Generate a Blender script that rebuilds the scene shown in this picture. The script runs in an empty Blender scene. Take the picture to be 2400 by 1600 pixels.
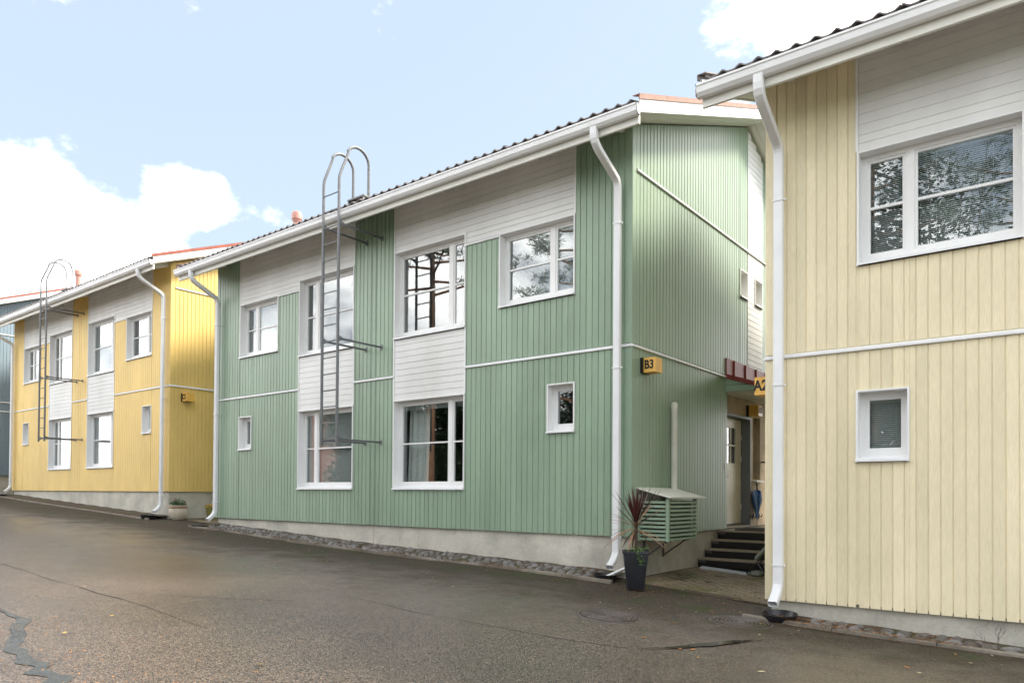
import bpy, bmesh, math, random
import numpy as np
from mathutils import Vector, Matrix

random.seed(7)
scene = bpy.context.scene
COL = scene.collection
CZ = 1.5                       # camera height over the yard at its feet

# ------------------------------------------------------------------ camera
cam_d = bpy.data.cameras.new('camera')
cam = bpy.data.objects.new('camera', cam_d)
COL.objects.link(cam)
scene.camera = cam
yaw, pitch, roll = -6.61877509e-01, 1.37834261e-02, 6.68398332e-03
fwd = Vector((math.sin(yaw), math.cos(yaw), 0)); rgt = Vector((math.cos(yaw), -math.sin(yaw), 0)); up = Vector((0, 0, 1))
f2 = fwd * math.cos(pitch) + up * math.sin(pitch); u2 = up * math.cos(pitch) - fwd * math.sin(pitch)
r3 = rgt * math.cos(roll) + u2 * math.sin(roll); u3 = u2 * math.cos(roll) - rgt * math.sin(roll)
cam.matrix_world = Matrix(((r3.x, u3.x, -f2.x, 0), (r3.y, u3.y, -f2.y, 0), (r3.z, u3.z, -f2.z, CZ), (0, 0, 0, 1)))
cam_d.sensor_width = 36.0
cam_d.sensor_fit = 'HORIZONTAL'
cam_d.lens = 1707.49 / 2400 * 36
cam_d.shift_x = 0.0
cam_d.shift_y = (1133.0 - 800.0) / 2400
cam_d.clip_start = 0.05
cam_d.clip_end = 3000

# ------------------------------------------------------------------ world and sun
SUN_AZ = Vector((0.70, 0.71, 0)).normalized()      # towards the sun, on the plan
SUN_EL = math.radians(44)
sun_dir = SUN_AZ * math.cos(SUN_EL) + up * math.sin(SUN_EL)
world = bpy.data.worlds.new('World'); scene.world = world; world.use_nodes = True
nt = world.node_tree; nt.nodes.clear()
def N(nt, t, **kw):
    n = nt.nodes.new(t)
    for k, v in kw.items(): setattr(n, k, v)
    return n
def math_node(nt, op, a, b=None, clamp=False):
    n = N(nt, 'ShaderNodeMath', operation=op, use_clamp=clamp)
    for i, v in enumerate((a, b)):
        if v is None: continue
        if isinstance(v, (int, float)): n.inputs[i].default_value = v
        else: nt.links.new(v, n.inputs[i])
    return n.outputs[0]
sky = N(nt, 'ShaderNodeTexSky', sky_type='NISHITA', sun_disc=False)
sky.sun_elevation = SUN_EL
sky.sun_rotation = math.atan2(sun_dir.x, sun_dir.y)
sky.air_density = 1.0; sky.dust_density = 1.2; sky.ozone_density = 1.0
tc = N(nt, 'ShaderNodeTexCoord')
bg_sky = N(nt, 'ShaderNodeBackground'); bg_sky.inputs['Strength'].default_value = 0.06
nt.links.new(sky.outputs[0], bg_sky.inputs['Color'])
bg_haze = N(nt, 'ShaderNodeBackground'); bg_haze.inputs['Color'].default_value = (0.72, 0.84, 0.98, 1); bg_haze.inputs['Strength'].default_value = 0.345
mixh = N(nt, 'ShaderNodeMixShader'); mixh.inputs[0].default_value = 0.62
nt.links.new(bg_sky.outputs[0], mixh.inputs[1]); nt.links.new(bg_haze.outputs[0], mixh.inputs[2])
def cam_dir(u, v):
    c = Vector(((u - 1200) / 1707.49, -(v - 1133.0) / 1707.49, 1.0))
    return (r3 * c.x + u3 * c.y + f2 * c.z).normalized()
noise = N(nt, 'ShaderNodeTexNoise'); noise.inputs['Scale'].default_value = 3.6; noise.inputs['Detail'].default_value = 12; noise.inputs['Roughness'].default_value = 0.60
mp = N(nt, 'ShaderNodeMapping'); mp.inputs['Scale'].default_value = (1, 1, 1.7); mp.inputs['Location'].default_value = (3.1, 1.7, 0.4)
nt.links.new(tc.outputs['Generated'], mp.inputs['Vector']); nt.links.new(mp.outputs[0], noise.inputs['Vector'])
dens = noise.outputs['Fac']
def blob(u, v, r, amp, d=None):
    c = d if d else cam_dir(u, v)
    vm = N(nt, 'ShaderNodeVectorMath', operation='DISTANCE'); vm.inputs[1].default_value = c
    nt.links.new(tc.outputs['Generated'], vm.inputs[0])
    mr = N(nt, 'ShaderNodeMapRange', interpolation_type='SMOOTHSTEP')
    mr.inputs['From Min'].default_value = 0.0; mr.inputs['From Max'].default_value = r
    mr.inputs['To Min'].default_value = amp; mr.inputs['To Max'].default_value = 0.0
    nt.links.new(vm.outputs['Value'], mr.inputs['Value'])
    return mr.outputs[0]
acc = math_node(nt, 'ADD', math_node(nt, 'MULTIPLY', dens, 2.0), -0.5)
for (u, v, r, a) in ((1100, 200, 0.80, -0.30), (300, 200, 0.55, -0.26), (-60, 660, 0.25, 0.52), (180, 750, 0.18, 0.42), (400, 760, 0.11, 0.24), (430, 430, 0.06, 0.27), (530, 480, 0.065, 0.25), (660, 500, 0.055, 0.32), (1480, 130, 0.16, -0.25), (270, 480, 0.10, -0.20), (560, 610, 0.07, -0.2),
                     (2280, -100, 0.31, 0.62), (1930, 0, 0.10, 0.34), (3600, 300, 0.5, 0.22), (150, 25, 0.07, 0.20), (490, 25, 0.05, 0.22)):
    acc = math_node(nt, 'ADD', acc, blob(u, v, r, a))
acc = math_node(nt, 'ADD', acc, blob(0, 0, 0.75, 0.30, Vector((-0.72, -0.62, 0.31)).normalized()))   # the white cloud bank mirrored in the front windows
mr = N(nt, 'ShaderNodeMapRange', interpolation_type='SMOOTHSTEP')
mr.inputs['From Min'].default_value = 0.38; mr.inputs['From Max'].default_value = 0.80
nt.links.new(acc, mr.inputs['Value'])
bg_cl = N(nt, 'ShaderNodeBackground'); bg_cl.inputs['Color'].default_value = (1.0, 0.985, 0.965, 1); bg_cl.inputs['Strength'].default_value = 1.5
mixc = N(nt, 'ShaderNodeMixShader')
nt.links.new(mr.outputs[0], mixc.inputs[0]); nt.links.new(mixh.outputs[0], mixc.inputs[1]); nt.links.new(bg_cl.outputs[0], mixc.inputs[2])
outw = N(nt, 'ShaderNodeOutputWorld'); nt.links.new(mixc.outputs[0], outw.inputs[0])

sun_d = bpy.data.lights.new('sun', 'SUN'); sun_d.energy = 2.4; sun_d.angle = math.radians(11); sun_d.color = (1.0, 0.91, 0.77)
sun_o = bpy.data.objects.new('sun', sun_d); COL.objects.link(sun_o)
sun_o.rotation_euler = sun_dir.to_track_quat('Z', 'Y').to_euler()
sun_o.location = (30, 10, 40)

scene.view_settings.view_transform = 'Standard'
scene.view_settings.look = 'None'
scene.view_settings.gamma = 1.0
scene.view_settings.use_curve_mapping = False
scene.view_settings.exposure = 1.88

# ------------------------------------------------------------------ materials
MATS = {}
def new_mat(name):
    m = bpy.data.materials.new(name); m.use_nodes = True
    nt = m.node_tree; b = nt.nodes['Principled BSDF']
    MATS[name] = m
    return m, nt, b
def pos_noise(nt, scale, detail=4, sc=(1, 1, 1), rough=0.55):
    g = N(nt, 'ShaderNodeNewGeometry')
    mp = N(nt, 'ShaderNodeMapping'); mp.inputs['Scale'].default_value = sc
    nt.links.new(g.outputs['Position'], mp.inputs['Vector'])
    n = N(nt, 'ShaderNodeTexNoise'); n.inputs['Scale'].default_value = scale; n.inputs['Detail'].default_value = detail; n.inputs['Roughness'].default_value = rough
    nt.links.new(mp.outputs[0], n.inputs['Vector'])
    return n.outputs['Fac']
def ramp(nt, fac, a, b, c0, c1):
    r = N(nt, 'ShaderNodeValToRGB'); e = r.color_ramp.elements
    e[0].position = a; e[0].color = (*c0, 1); e[1].position = b; e[1].color = (*c1, 1)
    nt.links.new(fac, r.inputs[0]); return r.outputs[0]
def ramp_f(nt, fac, a, b):
    m_ = N(nt, 'ShaderNodeMapRange', interpolation_type='SMOOTHSTEP'); m_.inputs['From Min'].default_value = a; m_.inputs['From Max'].default_value = b
    nt.links.new(fac, m_.inputs['Value']); return m_.outputs[0]
def mixc_(nt, fac, a, b, mode='MIX'):
    n = N(nt, 'ShaderNodeMix', data_type='RGBA', blend_type=mode)
    for i, v in ((0, fac), (6, a), (7, b)):
        if isinstance(v, (int, float)): n.inputs[i].default_value = v
        elif isinstance(v, tuple): n.inputs[i].default_value = (*v, 1) if len(v) == 3 else v
        else: nt.links.new(v, n.inputs[i])
    return n.outputs[2]
def bump(nt, b, h, strength, dist):
    n = N(nt, 'ShaderNodeBump'); n.inputs['Strength'].default_value = strength; n.inputs['Distance'].default_value = dist
    nt.links.new(h, n.inputs['Height']); nt.links.new(n.outputs[0], b.inputs['Normal'])
def dark(c, k): return tuple(x * k for x in c)

def paint_mat(name, col, grain=(14, 14, 1.2), rough=0.42, darken=0.16, rand=0.13):
    """painted sawn timber: grain along one axis, blotches, small board to board differences"""
    m, nt, b = new_mat(name)
    g = pos_noise(nt, 7, 5, grain, 0.65)
    fine = pos_noise(nt, 1.0, 3, (60, 60, 18), 0.7)
    blot = pos_noise(nt, 1.1, 4, (1, 1, 0.5))
    oi = N(nt, 'ShaderNodeObjectInfo')
    c = ramp(nt, g, 0.25, 0.8, dark(col, 1 - darken), dark(col, 1.05))
    c = mixc_(nt, 1.0, c, ramp(nt, blot, 0.3, 0.72, (0.86, 0.86, 0.84), (1.06, 1.06, 1.06)), 'MULTIPLY')
    rv = math_node(nt, 'ADD', math_node(nt, 'MULTIPLY', oi.outputs['Random'], rand), 1 - rand / 2)
    cc = N(nt, 'ShaderNodeCombineColor')
    for i in range(3): nt.links.new(rv, cc.inputs[i])
    c = mixc_(nt, 1.0, c, cc.outputs[0], 'MULTIPLY')
    nt.links.new(c, b.inputs['Base Color'])
    rr = N(nt, 'ShaderNodeMapRange'); rr.inputs['To Min'].default_value = rough - 0.08; rr.inputs['To Max'].default_value = rough + 0.12
    nt.links.new(g, rr.inputs['Value']); nt.links.new(rr.outputs[0], b.inputs['Roughness'])
    h = math_node(nt, 'ADD', math_node(nt, 'MULTIPLY', g, 0.6), math_node(nt, 'MULTIPLY', fine, 0.5))
    bump(nt, b, h, 0.35, 0.0016)
    return m
def plain_mat(name, col, rough=0.5, metal=0.0, var=0.12, scale=6.0, bumpk=0.0, spec=0.5):
    m, nt, b = new_mat(name)
    n = pos_noise(nt, scale, 5)
    nt.links.new(ramp(nt, n, 0.25, 0.75, dark(col, 1 - var), dark(col, 1 + var * 0.6)), b.inputs['Base Color'])
    b.inputs['Roughness'].default_value = rough; b.inputs['Metallic'].default_value = metal
    b.inputs['Specular IOR Level'].default_value = spec
    if bumpk: bump(nt, b, pos_noise(nt, scale * 9, 4), bumpk, 0.004)
    return m

GREEN = (0.264, 0.362, 0.262); CREAM = (0.82, 0.725, 0.50); YELLOW = (0.84, 0.60, 0.205); BLUE = (0.24, 0.32, 0.39); RED = (0.44, 0.22, 0.19)
paint_mat('paint_green', GREEN, rough=0.37); paint_mat('paint_cream', CREAM); paint_mat('paint_yellow', YELLOW, rough=0.52)
paint_mat('paint_blue', BLUE); paint_mat('paint_red', RED)
paint_mat('paint_white', (0.72, 0.72, 0.71), grain=(1.4, 1.4, 12), rough=0.5, darken=0.06, rand=0.03)
plain_mat('white_metal', (0.75, 0.755, 0.76), 0.36, var=0.08, scale=2.2)
plain_mat('white_frame', (0.74, 0.74, 0.73), 0.4, var=0.03, scale=5)
plain_mat('soffit_white', (0.74, 0.735, 0.68), 0.55, var=0.08, scale=3)
plain_mat('galvanised', (0.16, 0.165, 0.17), 0.5, 0.35, 0.2, 14)
plain_mat('dark_steel', (0.10, 0.10, 0.105), 0.45, 0.6, 0.2, 14)
plain_mat('tile', (0.15, 0.125, 0.12), 0.55, var=0.35, scale=9, bumpk=0.3)
plain_mat('flashing', (0.30, 0.085, 0.055), 0.75, var=0.25, scale=6)
plain_mat('flashing_faded', (0.30, 0.165, 0.125), 0.75, var=0.35, scale=9)
plain_mat('vent_pink', (0.55, 0.27, 0.22), 0.5, var=0.2, scale=9)
plain_mat('vent_red', (0.22, 0.10, 0.075), 0.45, var=0.2, scale=9)
plain_mat('canopy_red', (0.20, 0.030, 0.022), 0.5, var=0.15, scale=8)
plain_mat('black_plastic', (0.012, 0.012, 0.013), 0.35, var=0.2, scale=20)
plain_mat('anthracite', (0.022, 0.025, 0.03), 0.45, var=0.25, scale=14, bumpk=0.1)
plain_mat('black_metal', (0.012, 0.012, 0.013), 0.4, var=0.2, scale=20)
plain_mat('door_cream', (0.84, 0.78, 0.66), 0.4, var=0.05, scale=3)
plain_mat('jamb_grey', (0.17, 0.18, 0.19), 0.5, var=0.08, scale=5)
plain_mat('interior', (0.16, 0.15, 0.14), 0.8, var=0.1, scale=2)
plain_mat('curtain', (0.72, 0.72, 0.70), 0.8, var=0.05, scale=6)
plain_mat('blind_slat', (0.66, 0.67, 0.67), 0.45, var=0.03, scale=6)
plain_mat('cover_top', (0.62, 0.62, 0.55), 0.35, var=0.1, scale=6)
plain_mat('lamp_yellow', (0.80, 0.46, 0.10), 0.35, var=0.1, scale=8)
plain_mat('letter_black', (0.01, 0.01, 0.01), 0.5, var=0.0)
plain_mat('umbrella_blue', (0.015, 0.10, 0.32), 0.6, var=0.3, scale=16)
plain_mat('umbrella_print', (0.6, 0.66, 0.72), 0.6, var=0.1, scale=16)
plain_mat('beige_ceramic', (0.52, 0.46, 0.36), 0.45, var=0.1, scale=6)
plain_mat('brown_glaze', (0.28, 0.15, 0.08), 0.4, var=0.1, scale=6)
plain_mat('olive_pot', (0.22, 0.21, 0.05), 0.5, var=0.1, scale=6)
plain_mat('soil', (0.035, 0.025, 0.018), 0.95, var=0.4, scale=40, bumpk=0.6)
plain_mat('leaf_green', (0.05, 0.12, 0.03), 0.5, var=0.4, scale=30)
plain_mat('leaf_ivy', (0.12, 0.22, 0.05), 0.45, var=0.5, scale=40)
plain_mat('petal_yellow', (0.75, 0.45, 0.02), 0.5, var=0.2, scale=40)
plain_mat('petal_pink', (0.45, 0.10, 0.10), 0.5, var=0.2, scale=40)
plain_mat('dracaena_red', (0.075, 0.022, 0.018), 0.38, var=0.35, scale=16)
plain_mat('dracaena_tan', (0.30, 0.15, 0.075), 0.5, var=0.35, scale=16)
plain_mat('stem_brown', (0.07, 0.045, 0.03), 0.8, var=0.3, scale=30, bumpk=0.4)
plain_mat('twig', (0.06, 0.045, 0.035), 0.8, var=0.3, scale=30)
plain_mat('tread', (0.29, 0.235, 0.17), 0.6, var=0.2, scale=8)
plain_mat('riser_black', (0.010, 0.009, 0.008), 0.7, var=0.5, scale=14)
plain_mat('doormat', (0.09, 0.075, 0.06), 0.95, var=0.6, scale=60, bumpk=0.6)
plain_mat('grate_grey', (0.52, 0.55, 0.58), 0.4, var=0.06, scale=6)
plain_mat('bristle', (0.30, 0.33, 0.28), 0.8, var=0.3, scale=50)
plain_mat('manhole_iron', (0.085, 0.068, 0.057), 0.5, 0.2, var=0.35, scale=18, bumpk=0.3)
plain_mat('needles', (0.035, 0.075, 0.03), 0.6, var=0.5, scale=3)
plain_mat('pine_bark', (0.22, 0.12, 0.075), 0.9, var=0.5, scale=5, bumpk=0.8)
plain_mat('leaf_yellow', (0.62, 0.36, 0.05), 0.55, var=0.3, scale=30)
plain_mat('leaf_orange', (0.42, 0.17, 0.035), 0.55, var=0.3, scale=30)
plain_mat('leaf_pale', (0.62, 0.52, 0.30), 0.55, var=0.3, scale=30)
plain_mat('leaf_brown', (0.13, 0.055, 0.025), 0.7, var=0.4, scale=30)

def concrete_mat(name, col, stain=(0.55, 0.53, 0.48), warm=(1.05, 1.0, 0.92)):
    m, nt, b = new_mat(name)
    big = pos_noise(nt, 1.6, 6, (1, 1, 1.2), 0.62); fine = pos_noise(nt, 26, 5)
    c = ramp(nt, big, 0.32, 0.68, tuple(col[i] * stain[i] for i in range(3)), tuple(col[i] * warm[i] for i in range(3)))
    c = mixc_(nt, 1.0, c, ramp(nt, fine, 0.25, 0.7, (0.86, 0.86, 0.86), (1.04, 1.04, 1.04)), 'MULTIPLY')
    crk = pos_noise(nt, 5.5, 8, (1, 1, 1), 0.7)
    c = mixc_(nt, ramp(nt, crk, 0.60, 0.68, (0, 0, 0), (0.45, 0.45, 0.45)), c, dark(col, 0.4))
    nt.links.new(c, b.inputs['Base Color']); b.inputs['Roughness'].default_value = 0.85
    bump(nt, b, fine, 0.35, 0.004)
    return m
concrete_mat('concrete', (0.545, 0.53, 0.475), (0.66, 0.65, 0.62), (1.08, 1.06, 1.02))
concrete_mat('plaster', (0.62, 0.53, 0.40), (0.62, 0.58, 0.52))
concrete_mat('kerb_concrete', (0.24, 0.22, 0.19))

def glass_mat(name, refl, base=0.03):
    """double glazing: part mirror, part see-through"""
    m, nt, b = new_mat(name); nt.nodes.remove(b)
    out = nt.nodes['Material Output']
    ge = N(nt, 'ShaderNodeNewGeometry'); dt = N(nt, 'ShaderNodeVectorMath', operation='DOT_PRODUCT')
    nt.links.new(ge.outputs['Incoming'], dt.inputs[0]); nt.links.new(ge.outputs['Normal'], dt.inputs[1])
    c1 = math_node(nt, 'SUBTRACT', 1.0, math_node(nt, 'ABSOLUTE', dt.outputs['Value']))
    k = math_node(nt, 'ADD', math_node(nt, 'MULTIPLY', math_node(nt, 'POWER', c1, 5.0), refl), base, True)
    tr = N(nt, 'ShaderNodeBsdfTransparent'); tr.inputs[0].default_value = (0.86, 0.89, 0.88, 1)
    gl = N(nt, 'ShaderNodeBsdfGlossy'); gl.inputs['Roughness'].default_value = 0.0; gl.inputs['Color'].default_value = (0.97, 0.98, 1, 1)
    wav = pos_noise(nt, 1.3, 1)
    bp = N(nt, 'ShaderNodeBump'); bp.inputs['Strength'].default_value = 0.02; bp.inputs['Distance'].default_value = 0.02
    nt.links.new(wav, bp.inputs['Height']); nt.links.new(bp.outputs[0], gl.inputs['Normal'])
    mx = N(nt, 'ShaderNodeMixShader'); nt.links.new(k, mx.inputs[0]); nt.links.new(tr.outputs[0], mx.inputs[1]); nt.links.new(gl.outputs[0], mx.inputs[2])
    nt.links.new(mx.outputs[0], out.inputs['Surface'])
glass_mat('glass', 0.95, 0.115)

def asphalt():
    m, nt, b = new_mat('asphalt')
    agg = N(nt, 'ShaderNodeTexVoronoi'); agg.inputs['Scale'].default_value = 100
    g = N(nt, 'ShaderNodeNewGeometry'); nt.links.new(g.outputs['Position'], agg.inputs['Vector'])
    fine = pos_noise(nt, 70, 3, (1, 1, 1), 0.7); mid = pos_noise(nt, 2.2, 5); big = pos_noise(nt, 0.33, 5, (1, 1, 1), 0.6)
    sep = N(nt, 'ShaderNodeSeparateColor'); nt.links.new(agg.outputs['Color'], sep.inputs[0])
    c = ramp(nt, sep.outputs[0], 0.2, 1.0, (0.020, 0.015, 0.011), (0.182, 0.134, 0.094))
    c = mixc_(nt, ramp(nt, sep.outputs[1], 0.93, 0.99, (0, 0, 0), (0.8, 0.8, 0.8)), c, (0.28, 0.235, 0.19))
    c = mixc_(nt, 1.0, c, ramp(nt, fine, 0.3, 0.7, (0.72, 0.72, 0.72), (1.2, 1.2, 1.2)), 'MULTIPLY')
    c = mixc_(nt, 1.0, c, ramp(nt, mid, 0.3, 0.7, (0.84, 0.84, 0.84), (1.1, 1.08, 1.05)), 'MULTIPLY')
    c = mixc_(nt, 1.0, c, ramp(nt, big, 0.36, 0.64, (0.90, 0.90, 0.91), (1.10, 1.07, 1.04)), 'MULTIPLY')
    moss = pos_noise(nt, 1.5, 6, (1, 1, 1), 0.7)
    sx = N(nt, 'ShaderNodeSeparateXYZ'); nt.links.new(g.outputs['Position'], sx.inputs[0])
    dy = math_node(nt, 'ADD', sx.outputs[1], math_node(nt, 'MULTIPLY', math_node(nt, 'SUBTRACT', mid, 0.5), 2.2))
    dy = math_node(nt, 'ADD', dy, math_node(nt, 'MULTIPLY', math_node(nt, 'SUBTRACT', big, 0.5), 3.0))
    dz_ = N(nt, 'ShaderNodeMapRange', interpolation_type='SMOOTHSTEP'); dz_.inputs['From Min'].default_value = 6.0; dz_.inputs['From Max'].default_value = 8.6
    nt.links.new(dy, dz_.inputs['Value']); darken = dz_.outputs[0]  # mask rising towards the house fronts: darker, rougher, duller, with moss patches
    c = mixc_(nt, math_node(nt, 'MULTIPLY', darken, 0.55), c, (0.020, 0.020, 0.014))
    c = mixc_(nt, math_node(nt, 'MULTIPLY', darken, ramp_f(nt, moss, 0.52, 0.66)), c, (0.035, 0.042, 0.012))
    nt.links.new(c, b.inputs['Base Color'])
    rr = N(nt, 'ShaderNodeMapRange'); rr.inputs['From Min'].default_value = 0.35; rr.inputs['From Max'].default_value = 0.65; rr.inputs['To Min'].default_value = 0.29; rr.inputs['To Max'].default_value = 0.43
    nt.links.new(big, rr.inputs['Value']); nt.links.new(math_node(nt, 'ADD', rr.outputs[0], math_node(nt, 'MULTIPLY', darken, 0.4), True), b.inputs['Roughness'])
    nt.links.new(math_node(nt, 'SUBTRACT', 0.95, math_node(nt, 'MULTIPLY', darken, 0.75)), b.inputs['Specular IOR Level'])
    h = math_node(nt, 'ADD', math_node(nt, 'MULTIPLY', agg.outputs['Distance'], -1.0), math_node(nt, 'MULTIPLY', fine, 0.6))
    bump(nt, b, h, 0.42, 0.005)
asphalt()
def wet_mat():
    m, nt, b = new_mat('wet_asphalt')
    n = pos_noise(nt, 7, 5); n2 = pos_noise(nt, 18, 4, (1, 1, 1), 0.7)
    c = ramp(nt, n, 0.3, 0.7, (0.028, 0.034, 0.036), (0.055, 0.062, 0.062))
    c = mixc_(nt, ramp(nt, n2, 0.60, 0.68, (0, 0, 0), (0.7, 0.7, 0.7)), c, (0.17, 0.12, 0.04))
    nt.links.new(c, b.inputs['Base Color']); b.inputs['Roughness'].default_value = 0.34
    bump(nt, b, pos_noise(nt, 45, 4, (1, 1, 1), 0.7), 0.8, 0.008)
wet_mat()
plain_mat('crack_dark', (0.045, 0.040, 0.036), 0.75, var=0.4, scale=12)
m, nt, b = new_mat('puddle_water')
b.inputs['Base Color'].default_value = (0.035, 0.03, 0.022, 1); b.inputs['Roughness'].default_value = 0.06; b.inputs['IOR'].default_value = 1.33
bump(nt, b, pos_noise(nt, 2.0, 2), 0.02, 0.01)
def paving_mat():
    m, nt, b = new_mat('paver')
    n = pos_noise(nt, 3.2, 6, (1, 1, 1), 0.7); f = pos_noise(nt, 45, 4); mo = pos_noise(nt, 1.3, 6, (1, 1, 1), 0.65)
    c = ramp(nt, n, 0.3, 0.7, (0.11, 0.085, 0.055), (0.22, 0.175, 0.115))
    c = mixc_(nt, 1.0, c, ramp(nt, f, 0.3, 0.7, (0.8, 0.8, 0.8), (1.15, 1.15, 1.15)), 'MULTIPLY')
    c = mixc_(nt, ramp(nt, mo, 0.50, 0.62, (0, 0, 0), (0.75, 0.75, 0.75)), c, (0.075, 0.08, 0.018))
    nt.links.new(c, b.inputs['Base Color']); b.inputs['Roughness'].default_value = 0.85
    bump(nt, b, f, 0.5, 0.005)
paving_mat()
def earth_mat():
    m, nt, b = new_mat('earth')
    n = pos_noise(nt, 4, 6, (1, 1, 1), 0.7); f = pos_noise(nt, 60, 4)
    c = ramp(nt, n, 0.3, 0.7, (0.035, 0.026, 0.018), (0.09, 0.055, 0.03))
    c = mixc_(nt, ramp(nt, pos_noise(nt, 2.3, 5), 0.52, 0.62, (0, 0, 0), (0.7, 0.7, 0.7)), c, (0.05, 0.065, 0.018))
    nt.links.new(c, b.inputs['Base Color']); b.inputs['Roughness'].default_value = 0.95
    bump(nt, b, f, 0.8, 0.01)
earth_mat()
def stone_mat():
    m, nt, b = new_mat('cobble')
    oi = N(nt, 'ShaderNodeObjectInfo')
    f = pos_noise(nt, 55, 4, (1, 1, 1), 0.7); n = pos_noise(nt, 5, 4)
    c = ramp(nt, oi.outputs['Random'], 0.0, 1.0, (0.085, 0.075, 0.062), (0.20, 0.19, 0.185))
    c = mixc_(nt, 1.0, c, ramp(nt, f, 0.3, 0.7, (0.62, 0.62, 0.62), (1.2, 1.2, 1.2)), 'MULTIPLY')
    c = mixc_(nt, ramp(nt, n, 0.46, 0.62, (0, 0, 0), (0.75, 0.75, 0.75)), c, (0.07, 0.055, 0.03))
    nt.links.new(c, b.inputs['Base Color']); b.inputs['Roughness'].default_value = 0.7
    bump(nt, b, f, 0.4, 0.004)
stone_mat()
plain_mat('grass', (0.05, 0.075, 0.025), 0.9, var=0.4, scale=2, bumpk=0.6)

# ------------------------------------------------------------------ mesh helpers
class MB:
    def __init__(s): s.v = []; s.f = []; s.mi = []; s.cur = 0
    def add(s, vs, fs):
        o = len(s.v); s.v += [tuple(p) for p in vs]
        for q in fs: s.f.append([i + o for i in q]); s.mi.append(s.cur)
    def box(s, x0, x1, y0, y1, z0, z1):
        s.add([(x0, y0, z0), (x1, y0, z0), (x1, y1, z0), (x0, y1, z0), (x0, y0, z1), (x1, y0, z1), (x1, y1, z1), (x0, y1, z1)],
              [(0, 3, 2, 1), (4, 5, 6, 7), (0, 1, 5, 4), (1, 2, 6, 5), (2, 3, 7, 6), (3, 0, 4, 7)])
    def hexa(s, p): s.add(p, [(0, 3, 2, 1), (4, 5, 6, 7), (0, 1, 5, 4), (1, 2, 6, 5), (2, 3, 7, 6), (3, 0, 4, 7)])
    def prism(s, prof, a0, a1, fn):
        """closed profile [(p,q)] swept straight from a0 to a1; fn(a,p,q) -> xyz"""
        n = len(prof)
        vs = [fn(a0, *p) for p in prof] + [fn(a1, *p) for p in prof]
        s.add(vs, [(i, (i + 1) % n, n + (i + 1) % n, n + i) for i in range(n)] + [tuple(range(n))[::-1], tuple(range(n, 2 * n))])
    def tube(s, pts, r, n=8, cap=True, rr=None):
        pts = [Vector(p) for p in pts]; rings = []; prev = None
        for i, p in enumerate(pts):
            t = (pts[min(i + 1, len(pts) - 1)] - pts[max(i - 1, 0)]).normalized()
            if prev is None:
                a = Vector((0, 0, 1)) if abs(t.z) < 0.9 else Vector((1, 0, 0))
                prev = (a - t * a.dot(t)).normalized()
            prev = (prev - t * prev.dot(t)).normalized(); bn = t.cross(prev)
            ra = rr[i] if rr else r
            rings.append([p + (prev * math.cos(k * 2 * math.pi / n) + bn * math.sin(k * 2 * math.pi / n)) * ra for k in range(n)])
        vs = [q for R in rings for q in R]; fs = []
        for i in range(len(rings) - 1):
            for k in range(n): fs.append((i * n + k, i * n + (k + 1) % n, (i + 1) * n + (k + 1) % n, (i + 1) * n + k))
        if cap: fs += [tuple(range(n))[::-1], tuple(range((len(rings) - 1) * n, len(rings) * n))]
        s.add(vs, fs)
    def lathe(s, prof, c=(0, 0, 0), n=24, sx=1.0, sy=1.0, sq=0.0):
        """profile [(r,z)] turned round a vertical axis; sq squares the outline"""
        vs = []
        for (r, z) in prof:
            for k in range(n):
                a = 2 * math.pi * k / n; ca, sa = math.cos(a), math.sin(a)
                k2 = 1.0 if not sq else (1 - sq) + sq / max(abs(ca), abs(sa))
                vs.append((c[0] + r * ca * k2 * sx, c[1] + r * sa * k2 * sy, c[2] + z))
        fs = []
        for i in range(len(prof) - 1):
            for k in range(n): fs.append((i * n + k, i * n + (k + 1) % n, (i + 1) * n + (k + 1) % n, (i + 1) * n + k))
        if prof[0][0] > 1e-4: fs.append(tuple(range(n))[::-1])
        if prof[-1][0] > 1e-4: fs.append(tuple(range((len(prof) - 1) * n, len(prof) * n)))
        s.add(vs, fs)
    def mesh(s, name, mats, smooth=False, recalc=True):
        me = bpy.data.meshes.new(name); me.from_pydata(s.v, [], s.f)
        for m in (mats if isinstance(mats, (list, tuple)) else [mats]): me.materials.append(MATS[m])
        if recalc:
            bm = bmesh.new(); bm.from_mesh(me)
            bmesh.ops.remove_doubles(bm, verts=bm.verts, dist=1e-6) if smooth else None
            bmesh.ops.recalc_face_normals(bm, faces=bm.faces); bm.to_mesh(me); bm.free()
        if isinstance(mats, (list, tuple)) and len(me.polygons) == len(s.mi): me.polygons.foreach_set('material_index', s.mi)
        if smooth:
            me.polygons.foreach_set('use_smooth', [True] * len(me.polygons))
            try: me.set_sharp_from_angle(angle=math.radians(40))
            except Exception: pass
        me.update(); return me
    def build(s, name, mats, parent=None, smooth=False, loc=None, kind=None, recalc=True):
        o = bpy.data.objects.new(name, s.mesh(name, mats, smooth, recalc)); COL.objects.link(o)
        if parent: o.parent = parent
        if loc: o.location = loc
        if kind: o['kind'] = kind
        return o
def inst(name, me, parent=None, loc=(0, 0, 0), rot=None, scale=None):
    o = bpy.data.objects.new(name, me); COL.objects.link(o)
    if parent: o.parent = parent
    o.location = loc
    if rot: o.rotation_euler = rot
    if scale: o.scale = scale
    return o
def tag(o, label, cat, group=None):
    o['label'] = label; o['category'] = cat
    if group: o['group'] = group
    return o
def empty(name, loc, label=None, cat=None, group=None, rz=0):
    o = bpy.data.objects.new(name, None); COL.objects.link(o); o.location = loc; o.rotation_euler = (0, 0, rz); o.empty_display_size = 0.3
    if label: tag(o, label, cat, group)
    return o
def structure(o): o['kind'] = 'structure'; return o
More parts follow.
